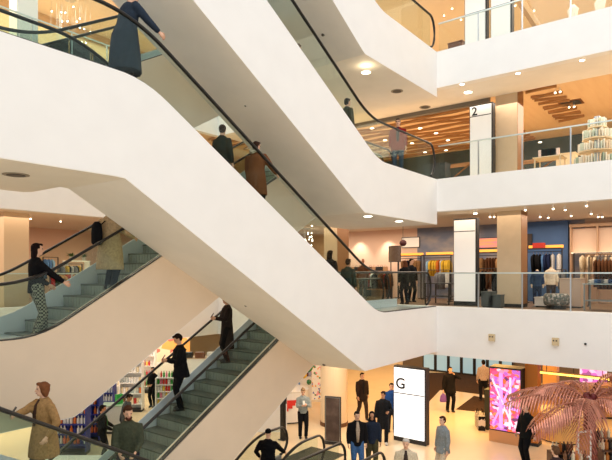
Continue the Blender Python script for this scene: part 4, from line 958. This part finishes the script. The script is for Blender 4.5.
# ---------------------------------------------------------------- ground floor
DM = mat('dark_brown_mat', (70,52,40), .9, noise=.2, scale=8, spec=.1)
def mat_poly(label, pts, z=.012):
    P_ = [U(u, v, Z=0) for u, v in pts]; c = sum(P_, Vector())/len(P_)
    bm = bmesh.new(); prism(bm, [(q.x-c.x, q.y-c.y) for q in P_], .001, z, 'z'); o = mesh_obj('floor_mat', bm, DM); o.location = (c.x, c.y, 0); tag(o, label, 'mat')
mat_poly('large dark brown entrance mat beyond the man with the purple bag', [(428,373),(486,373),(520,374),(520,399),(500,397),(455,391),(440,390),(426,405),(424,392)])
mat_poly('dark brown wedge-shaped mat left of the video screen pillar', [(474,396),(500,401),(500,413),(484,412.5),(456,409.5)])
# glass entrance at the back
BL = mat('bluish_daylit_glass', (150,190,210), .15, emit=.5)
xd = 29.5
for k in range(7):
    u0 = 423+k*13; a, b = U(u0, 300, X=xd), U(u0+12.2, 300, X=xd)
    t = thing('entrance_door', 'blue glass entrance door at the back, %s' % ('seen through the arch behind the man with the purple bag'), 'door', (xd, (a.y+b.y)/2, 0), 0, 'blue glass entrance doors'); w_ = (a.y-b.y)/2
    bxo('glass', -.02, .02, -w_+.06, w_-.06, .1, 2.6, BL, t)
    for s0, s1 in ((-w_, -w_+.06), (w_-.06, w_)): bxo('frame', -.04, .04, s0, s1, 0, 2.66, DARK, t)
    bxo('frame', -.04, .04, -w_+.06, w_-.06, 2.6, 2.66, DARK, t); bxo('frame', -.04, .04, -w_+.06, w_-.06, 0, .1, DARK, t)
# video pillar
VID = multi('pink_abstract_video', [(0,(240,80,120)),(.14,(250,150,190)),(.3,(255,110,60)),(.42,(190,110,220)),(.56,(250,90,150)),(.7,(255,220,240)),(.8,(120,60,110)),(.88,(255,140,90))], 7, 'voronoi', .4, .75, (1,1.2,1.6))
ya, yb = U(521, 400, X=18.4).y, U(489, 400, X=18.4).y; w_ = (yb-ya)/2
t = thing('video_pillar', 'pillar with a large pink and purple video screen on the ground floor', 'screen', (18.75, (ya+yb)/2, 0))
bxo('base', -.35, .3, -w_, w_, 0, .38, mat('copper_base', (216,160,112), .35, .3), t)
bxo('housing', -.33, .3, -w_, w_, .38, 2.5, DARK, t)
bxo('screen', -.345, -.331, -w_+.03, w_-.03, .42, 2.45, VID, t)
PU = mat('lilac_light', (214,150,250), .4, emit=1.0); PW = mat('pale_pink_light', (255,214,245), .4, emit=.9)
hh = 2.03
def bar2(y0, z0, y1, z1, m, wdt=.03):
    bm = bmesh.new(); loft(bm, [(-.349, y0, z0), (-.349, y1, z1)], [(wdt, .004)]*2, 4, Vector((1,0,0))); mesh_obj('screen_figure', bm, m, t)
bar2(w_*.25, .5, w_*.25, 2.3, PU, .06); bar2(-w_*.5, .6, w_*.8, 2.1, PW); bar2(w_*.75, .6, -w_*.6, 2.2, PU); bar2(w_*.8, 1.3, -w_*.8, 1.15, PU, .04); bar2(-w_*.3, .5, -w_*.35, 2.2, PW, .035); bar2(w_*.7, 1.9, -w_*.4, 1.7, PW, .03)
# bronze posts and lit counters right of the screen
q = U(533, 405, X=18.9); t = thing('column', 'glossy orange-bronze post right of the video screen', 'column', (18.9, q.y, 0)); bxo('shaft', -.2, .2, -.2, .2, .1, 2.78, mat('orange_bronze', (206,130,60), .25, .5), t); bxo('base', -.22, .22, -.22, .22, 0, .1, DARK, t)
q = U(551, 400, X=22.5); t = thing('column', 'wooden post behind the palm under the yellow bulbs', 'column', (22.5, q.y, 0)); bxo('shaft', -.2, .2, -.25, .25, .1, 2.78, mat('tan_wood_post', (200,150,90), .5), t); bxo('base', -.22, .22, -.27, .27, 0, .1, DARK, t)
PF = multi('pink_floral_light', [(0,(250,200,255)),(.4,(255,170,240)),(.55,(200,110,220)),(.7,(255,235,255)),(.85,(150,90,160))], 5, 'voronoi', .5, .7)
a, b = U(580, 388, X=25), U(607, 400, X=25); t = thing('lit_panel', 'glowing pink floral panel behind the copper palm', 'panel', (25, (a.y+b.y)/2, 0))
bxo('panel', -.05, 0, b.y-(a.y+b.y)/2, a.y-(a.y+b.y)/2, 1.0, 2.6, PF, t); bxo('support', .0, .1, -1.1, 1.1, 0, 1.0, DARK, t)
YB_ = mat('yellow_bulb', (255,206,90), .4, emit=3)
a, b = U(540, 373, X=X1+.6), U(610, 381, X=X1+.6); z = U(575, 375.5, X=X1+.6).z+.05
t = thing('light_bar', 'bar of small yellow bulbs under the band above the palm', 'light', (X1+.6, a.y, z)); n = 26; L_ = a.y-b.y
for k in (0.1, .5, .9): bxo('hanger', -.008, .008, -L_*k-.008, -L_*k+.008, .001, 2.869-z, DARK, t)
bxo('bar', -.04, .04, -L_, 0, -.03, .0, mat('tan_wood_post', (200,150,90), .5), t)
for k in range(n):
    o = bxo('bulb', -.03, .03, -.03, .03, -.09, -.031, YB_, t) if k == 0 else b0.copy()
    if k == 0: b0 = o
    else: COL.objects.link(o); o.parent = t
    o.location = (0, -(k+.5)*L_/n, 0)
# tote bags left of the screen
q = U(480, 428, Z=0); t = thing('tote_bag', 'black and white striped tote bag standing left of the video screen', 'bag', (q.x, q.y, 0), R(30))
ZB = multi('zebra_cloth', [(0,(20,18,18)),(.5,(236,226,210))], 7, 'wave', .9)
bm = bmesh.new(); prism(bm, [(-.36,0),(.36,0),(.4,.52),(-.4,.52)], -.12, .12, 'y'); mesh_obj('bag_body', bm, ZB, t)
for sd in (-1,1): bm = bmesh.new(); loft(bm, [(-.16,.1*sd,.48),(-.12,.08*sd,.68),(.12,.08*sd,.68),(.16,.1*sd,.48)], [.014]*4, 6); mesh_obj('handle', bm, cloth((20,18,18)), t)
block('display_unit', 'dark green column unit behind the striped tote bag', 'cabinet', 19.6, 20.0, U(489,400,X=19.6).y, U(484.5,400,X=19.6).y, 0, 1.45, mat('dark_green_unit', (64,66,44), .6))
# round table with pale top near the palm
q = U(543, 440, Z=0); t = thing('round_counter', 'round yellow-lit counter behind the man in black suit', 'counter', (20.2, U(562, 400, X=20.2).y, 0))
bm = bmesh.new(); lathe(bm, [(.8,.05),(.8,.9)], n=36); mesh_obj('body', bm, mat('honey_wood', (226,180,110), .35), t, smooth=False); bm = bmesh.new(); lathe(bm, [(.84,.9),(.84,.95)], n=36); mesh_obj('top', bm, mat('honey_top', (240,214,160), .3), t); bm = bmesh.new(); lathe(bm, [(.74,0),(.74,.05)], n=24); mesh_obj('plinth', bm, DARK, t)
# copper palm
CP = mat('copper_frond', (190,124,102), .3, .55, noise=.25, scale=6); CPD = mat('dark_copper_trunk', (128,60,48), .4, .5, noise=.4, scale=12)
crown = U(590, 402, t=13.6); crown.z = U(590, 402, t=13.6).z
palm = thing('copper_palm', 'large metallic copper palm sculpture with drooping fronds at lower right', 'palm', (crown.x, crown.y, 0))
ch = crown.z; bm = bmesh.new(); N = 22
loft(bm, [(.05*math.sin(k*.3), 0, .02+(ch-.05)*k/N) for k in range(N+1)], [.2-.004*k+(.022 if k % 2 else 0) for k in range(N+1)], 14); mesh_obj('trunk', bm, CPD, palm)
bm = bmesh.new(); lathe(bm, [(.45,.001),(.45,.12),(.2,.2)], n=24); mesh_obj('pot', bm, DARK, palm)
bm = bmesh.new()
for k in range(14):
    a_ = k*2.4; ball(bm, (.09*math.cos(a_), .09*math.sin(a_), ch+.03*(k % 4)), (.09,.09,.15), 8)
mesh_obj('crown_heart', bm, mat('deep_red_copper', (96,22,22), .4, .4), palm, smooth=True)
rr = random.Random(9)
def frond(ang, L_, rise, droop, seed):
    rr = random.Random(seed); bm = bmesh.new(); M_ = Vector((math.cos(ang), math.sin(ang), 0)); S_ = Vector((-math.sin(ang), math.cos(ang), 0))
    def P(t_): return Vector((0,0,ch))+M_*(L_*(t_-.08*t_*t_))+Vector((0,0,rise*math.sin(math.pi*min(1,t_*.9))-droop*t_**2.2))
    ts = [k/14 for k in range(15)]; loft(bm, [P(t_) for t_ in ts], [.022*(1-.75*t_)+.003 for t_ in ts], 6)
    n = 26
    for k in range(2, n):
        t_ = k/n; p = P(t_); T_ = (P(min(1, t_+.02))-P(t_-.02)).normalized(); ll = (.56*math.sin(math.pi*(t_*.85+.12))+.08)*rr.uniform(.85,1.1)
        for sd in (1,-1):
            d1 = (S_*sd*.8+T_*.55+Vector((0,0,-.1))).normalized(); d2 = (S_*sd*.35+T_*.35+Vector((0,0,-.9))).normalized()
            loft(bm, [p, p+d1*ll*.4, p+d1*ll*.55+d2*ll*.3, p+d1*ll*.58+d2*ll*.62], [.006, (.021,.004), (.018,.004), .002], 4, Vector((0,0,1)))
    mesh_obj('frond', bm, CP, palm)
la = R(LT)       # to the left in view
for k, (da, L_, rs, dr) in enumerate(((0,2.3,.22,.12),(22,2.1,.3,.1),(-22,2.1,.1,.5),(48,1.8,.45,.5),(-50,1.5,.3,1.1),(80,1.6,.5,.5),(110,1.6,.5,.7),(145,1.5,.4,.7),(180,1.5,.45,.6),(205,1.5,.4,.9),(235,1.4,.35,1.1),(300,1.1,.25,1.2),(-12,1.7,.05,.8),(10,1.6,.42,.05),(170,1.3,.7,.2))):
    frond(la+R(-da), L_, rs, dr, k)
# picture frame stand and product stands beneath the palm
q = U(584, 440, t=13.2)
t = thing('framed_stand', 'white-framed stand under the copper palm', 'frame', (q.x, q.y, 0), R(-30)); zf = q.z
for x0, x1, za, zb_ in ((-.22,-.18,0,1.85),(.18,.22,0,1.85),(-.18,.18,1.81,1.85),(-.18,.18,1.2,1.24)): bxo('frame_bar', x0, x1, -.02, .02, za, zb_, WHITE, t)
bxo('panel', -.18, .18, -.004, .004, 1.24, 1.81, mat('amber_panel', (190,120,60), .4), t)
def stand(label, u, tt, h, cols, group, w=.5, d=.35, rows=3, prod='bottle', name='display_stand', body=None, rz=37.6, per=6, wh=None):
    p = U(u, 400, t=tt); t = thing(name, label, 'display stand', (p.x, p.y, 0), R(rz-180)); m = body or WHITE
    bxo('back', -d/2, -d/2+.03, -w/2, w/2, .1, h, m, t)
    for sd in (-1,1): bxo('side', -d/2+.03, d/2, sd*w/2-.015, sd*w/2+.015, .1, h, m, t)
    bxo('plinth', -d/2, d/2, -w/2, w/2, 0, .1, DARK, t)
    zs = [h-(k+1)*(h-.3)/rows for k in range(rows)]
    for z in zs: bxo('shelf', -d/2+.03, d/2, -w/2+.016, w/2-.016, z, z+.02, m, t)
    bxo('top', -d/2, d/2, -w/2, w/2, h, h+.02, m, t)
    M = Matrix.Translation(Vector((p.x, p.y, 0))) @ Matrix.Rotation(R(rz-180), 4, 'Z')
    rr = random.Random(int(u*7))
    for z in zs+[h]:
        for k in range(per):
            nm_, c = rr.choice(cols); key = prod+nm_
            if key not in PM:
                bm = bmesh.new()
                if prod == 'bottle': lathe(bm, [(.03,0),(.032,.02),(.032,.11),(.014,.13),(.014,.17)], n=10)
                elif prod == 'box': box(bm, -.045, .045, -.04, .04, 0, .15)
                else: ball(bm, (0,0,.07), (.07,.07,.07), 10)
                me = bpy.data.meshes.new(key); bmesh.ops.recalc_face_normals(bm, faces=bm.faces); bm.to_mesh(me); bm.free(); me.materials.append(mat('product_'+nm_, c, .4)); PM[key] = me
            o = bpy.data.objects.new({'bottle':'bottle','box':'product_box','ball':'bath_ball'}[prod], PM[key]); COL.objects.link(o)
            q_ = M @ Vector((.04 if z != h else 0, -w/2+.07+k*(w-.14)/(per-1), z+.021)); o.location = q_
            o.rotation_euler = (0,0,rr.random()*.3); o.scale = (1.35,1.35,1.45)
            tag(o, '%s %s on %s' % (nm_.replace('_',' '), {'bottle':'bottle','box':'product box','ball':'ball'}[prod], wh), 'product', group)
    return t
PM = {}
K = [('white',(240,238,234)),('orange',(232,120,50)),('white',(240,238,234)),('pale_grey',(200,206,204)),('brown',(120,76,44)),('cream',(240,224,190)),('red',(206,50,50))]
Kb = [('white',(240,238,234)),('orange',(232,120,50)),('dark_blue',(30,50,140)),('white',(240,238,234)),('coral',(230,110,80))]
Kc = [('pink',(236,130,160)),('red',(206,40,44)),('yellow',(240,206,80)),('white',(240,238,234)),('green',(60,160,70))]
Kd = [('brown',(120,76,44)),('amber',(200,120,50)),('black',(28,24,24)),('cream',(240,224,190))]
BLUEB = mat('cobalt_display', (24,44,132), .5)
for k, (u, tt) in enumerate(((72, 17.2), (86, 18.4), (101, 20.2))):
    l = ('leftmost','middle','rightmost')[k]
    stand('%s cobalt blue display stand behind the tan coat woman' % l, u, tt, 1.55, Kb, 'products on the %s blue stand' % l, 1.0, .4, 4, 'bottle', body=BLUEB, per=9, wh='the %s cobalt blue stand' % l)
for k, (u, tt, h, c) in enumerate(((118,24,2.0,K),(132,22.5,2.0,K),(146,26,2.2,Kc),(157,28.2,2.2,Kc),(168,22.3,1.4,Kc),(124,27.5,2.2,Kb))):
    l = ('far left','left','centre left','centre right','right','rear left')[k]
    stand('white display stand beyond the lower escalator, %s of six' % l, u, tt, h, c, 'products on the %s white stand' % l, .9, .4, 4, ('bottle','box')[k % 2], per=8, wh='the %s white stand beyond the escalator' % l)
# counters beyond the lower escalator
def cnt(label, u, tt, w, d, h, m, top=None, rz=37.6, nm='counter'):
    p = U(u, 400, t=tt); t = thing(nm, label, 'counter', (p.x, p.y, 0), R(rz))
    bxo('body', -d/2, d/2, -w/2, w/2, .08, h-.04, m, t); bxo('plinth', -d/2+.03, d/2-.03, -w/2+.03, w/2-.03, 0, .08, DARK, t); bxo('top', -d/2-.02, d/2+.02, -w/2-.02, w/2+.02, h-.04, h, top or m, t); return t
cnt('white counter with green trim by the shop assistant in black suit', 115, 19.5, .9, .5, 1.0, WHITE, mat('pale_green_top', (200,226,200), .4))
p = U(119, 400, t=19.5); o = thing('shopping_bag', 'bright green bag on the counter at lower left', 'bag', (p.x, p.y, 1.001)); bm = bmesh.new(); prism(bm, [(-.12,0),(.12,0),(.12,.34),(-.12,.34)], -.06, .06, 'y'); mesh_obj('bag_body', bm, mat('bright_green', (30,170,70), .6), o); bm = bmesh.new(); loft(bm, [(-.05,0,.33),(-.04,0,.42),(.04,0,.42),(.05,0,.33)], [.006]*4, 6); mesh_obj('handle', bm, WHITE, o)
cnt('tall white unit behind the lower escalator', 205, 24.5, 2.6, .6, 1.9, WHITE, mat('beige_top', (214,184,150), .5))
cnt('second white counter behind the man in black jacket', 203, 21.5, 2.2, .6, .95, WHITE, mat('white_glass_top', (236,240,238), .2))
cnt('white low plinth at the bottom left behind the tan coat woman', 84, 15.2, 2.4, .6, .5, mat('pale_wood_plinth', (226,206,170), .5), WHITE)
for k, (u, tt, c, n_) in enumerate(((188,24.3,(30,28,28),'black'),(200,24.3,(120,70,40),'brown'),(212,24.3,(236,232,226),'white'),(196,21.4,(206,50,50),'red'),(203,21.4,(60,160,70),'green'))):
    p = U(u, 400, t=tt); o = bxo('product_box', -.15, .15, -.2, .2, 0, .24, mat('gift_%s' % n_, c, .5)); o.location = (p.x, p.y, 1.901 if tt > 23 else .951); o.rotation_euler = (0,0,R(37.6)); tag(o, '%s box on the white counter behind the lower escalator' % n_, 'box')
p = U(170, 400, t=27.5); t = thing('wall_panel', 'lit orange and red wall panel beyond the lower escalator', 'panel', (p.x, p.y, 0), R(37.6)); bxo('panel', -.05, .05, -1.0, 1.0, 1.2, 2.8, multi('orange_red_print', [(0,(240,170,90)),(.5,(236,110,90)),(.7,(240,214,180)),(1,(240,150,190))], 2.5, 'voronoi', .5, .25), t); bxo('support', -.04, .04, -.9, .9, 0, 1.2, WHITE, t)
# round white kiosk with red graphic, garland stand, green balloon
q = U(290, 424, Z=0); q = U(288, 400, t=21.2)
t = thing('round_kiosk', 'round white kiosk with a red graphic behind the woman in grey sweater', 'kiosk', (q.x, q.y, 0))
bm = bmesh.new(); lathe(bm, [(.72,.06),(.76,1.15),(.8,1.2)], n=36); mesh_obj('drum', bm, mat('gloss_white', (246,242,236), .25), t, smooth=False)
bm = bmesh.new(); lathe(bm, [(.66,0),(.66,.06)], n=24); mesh_obj('plinth', bm, DARK, t)
bm = bmesh.new()
a0 = R(217.6)
for (zz, ww0, ww1) in ((.40,.15,.35),(.50,-.05,.45),(.60,-.25,.45),(.70,-.4,.35),(.80,-.45,.15)):
    n = 6
    ww0, ww1 = -ww1, -ww0
    A_ = [(.775*math.cos(a0+ww0+(ww1-ww0)*k/n), .775*math.sin(a0+ww0+(ww1-ww0)*k/n)) for k in range(n+1)]
    for k in range(n): bm.faces.new([bm.verts.new((A_[k][0], A_[k][1], zz)), bm.verts.new((A_[k+1][0], A_[k+1][1], zz)), bm.verts.new((A_[k+1][0], A_[k+1][1], zz+.105)), bm.verts.new((A_[k][0], A_[k][1], zz+.105))])
o = mesh_obj('red_graphic', bm, mat('signal_red', (224,50,40), .5), t); o.location = (0,0,0)
o.modifiers.new('s','SOLIDIFY').thickness = .012
CARDS = multi('colourful_cards', [(0,(246,240,230)),(.45,(244,236,222)),(.6,(236,150,160)),(.68,(90,140,90)),(.75,(244,240,230)),(.85,(230,170,80)),(.92,(100,120,180))], 13, 'voronoi', .6, .15)
q = U(322, 380, t=24.2); t = thing('card_wall', 'white wall rack covered in small colourful cards behind the kiosk', 'rack', (q.x, q.y, 0), R(37.6))
bxo('board', -.03, .03, -1.05, 1.05, .1, 2.6, CARDS, t); bxo('plinth', -.15, .15, -1.05, 1.05, 0, .1, WHITE, t)
q = U(300, 380, t=23.2)
t = thing('toy_display', 'cluster display of blue and orange toys left of the cards', 'display stand', (q.x, q.y, 0), R(37.6))
bxo('body', -.25, .25, -.5, .5, 0, 1.3, WHITE, t)
rr = random.Random(5)
for k in range(16):
    c_, n_ = rr.choice([((40,70,170),'blue'),((236,130,50),'orange'),((120,70,60),'brown'),((230,200,60),'yellow'),((180,190,220),'pale blue')])
    bm = bmesh.new(); ball(bm, (0,0,.1), (.09,.09,.1), 10); ball(bm, (0,0,.24), .07, 10); ball(bm, (0,.05,.3), .028, 6); ball(bm, (0,-.05,.3), .028, 6)
    o = mesh_obj('plush_toy', bm, cloth(c_), smooth=True); M = Matrix.Translation(q*1) ; y_ = -.42+.12*(k % 8); x_ = -.12+.24*(k//8)
    o.location = (q.x+x_*cY-y_*sY, q.y+x_*sY+y_*cY, 1.301); o.rotation_euler = (0,0,R(217)); tag(o, '%s soft toy on the display left of the card wall' % n_, 'toy', 'soft toys left of the card wall')
def balloon(label, u, v, tt, r, c):
    p = U(u, v, t=tt); t = thing('balloon', label, 'balloon', p)
    bm = bmesh.new(); ball(bm, (0,0,0), (r,r,r*1.1), 16); loft(bm, [(0,0,-r*1.05),(0,0,-r*1.2)], [.015,.025], 8); mesh_obj('bulb', bm, mat('balloon_%d_%d' % (c[0], c[1]), c, .25), t, smooth=True)
    bm = bmesh.new(); loft(bm, [(0,0,-r*1.2),(.02,0,-p.z*.5),(0,0,-p.z+.012)], [.004]*3, 5); mesh_obj('string', bm, WHITE, t)
balloon('round green balloon above the colourful cards', 309, 367.5, 22.5, .16, (40,150,70))
balloon('yellow balloon left of the green one', 304, 375, 22.6, .12, (240,200,60))
balloon('small dark green balloon below the green one', 309, 382, 22.6, .1, (30,120,60))
balloon('small blue balloon left of the yellow one', 298, 384, 22.7, .1, (120,160,220))
# poster stand
q = U(333, 430, t=18.2); t = thing('poster_stand', 'dark framed poster stand in front of the round cream column', 'poster', (q.x, q.y, 0), R(20))
POS = multi('murky_poster', [(0,(52,44,42)),(.5,(96,80,74)),(1,(150,130,118))], 3.5, 'noise', .3, 0, (1,1,1), 'LINEAR')
bxo('frame', -.04, .04, -.27, .27, .05, 1.55, DARK, t); bxo('trim', -.046, -.0405, -.25, .25, .07, 1.53, STEEL, t); bxo('poster', -.05, -.0465, -.23, .23, .09, 1.51, POS, t); bxo('base', -.15, .15, -.27, .27, 0, .05, DARK, t)
# black post and white display beyond the capped man
q = U(283, 420, t=18.6); t = thing('post', 'tall black post left of the woman in grey sweater', 'post', (q.x, q.y, 0)); bxo('shaft', -.07, .07, -.07, .07, .02, 2.5, RAIL, t); bxo('base', -.12, .12, -.12, .12, 0, .02, RAIL, t)
q = U(270, 420, t=19.6); t = thing('display_stand', 'white panel with a black band beyond the capped man', 'panel', (q.x, q.y, 0), R(37.6)); bxo('body', -.1, .1, -.6, .6, 0, 2.3, WHITE, t); bxo('black_band', -.11, -.101, -.6, .6, 1.0, 1.35, RAIL, t)
# clusters of small products under the palm
for k, (u, tt) in enumerate(((562, 13.6), (575, 12.9), (600, 14.8), (612, 13.8))):
    l = ('leftmost','second','third','rightmost')[k]
    stand('%s of the dark product stands under the copper palm' % l, u, tt, 1.2, Kd, 'products on the %s stand under the palm' % l, .6, .35, 3, 'bottle', body=mat('dark_wood_unit', (96,62,42), .5), per=6, wh='the %s stand under the palm' % l)
cnt('tan wooden counter beyond the palm at right', 594, 21.5, 2.6, .6, 1.3, mat('tan_wood_post', (200,150,90), .5))
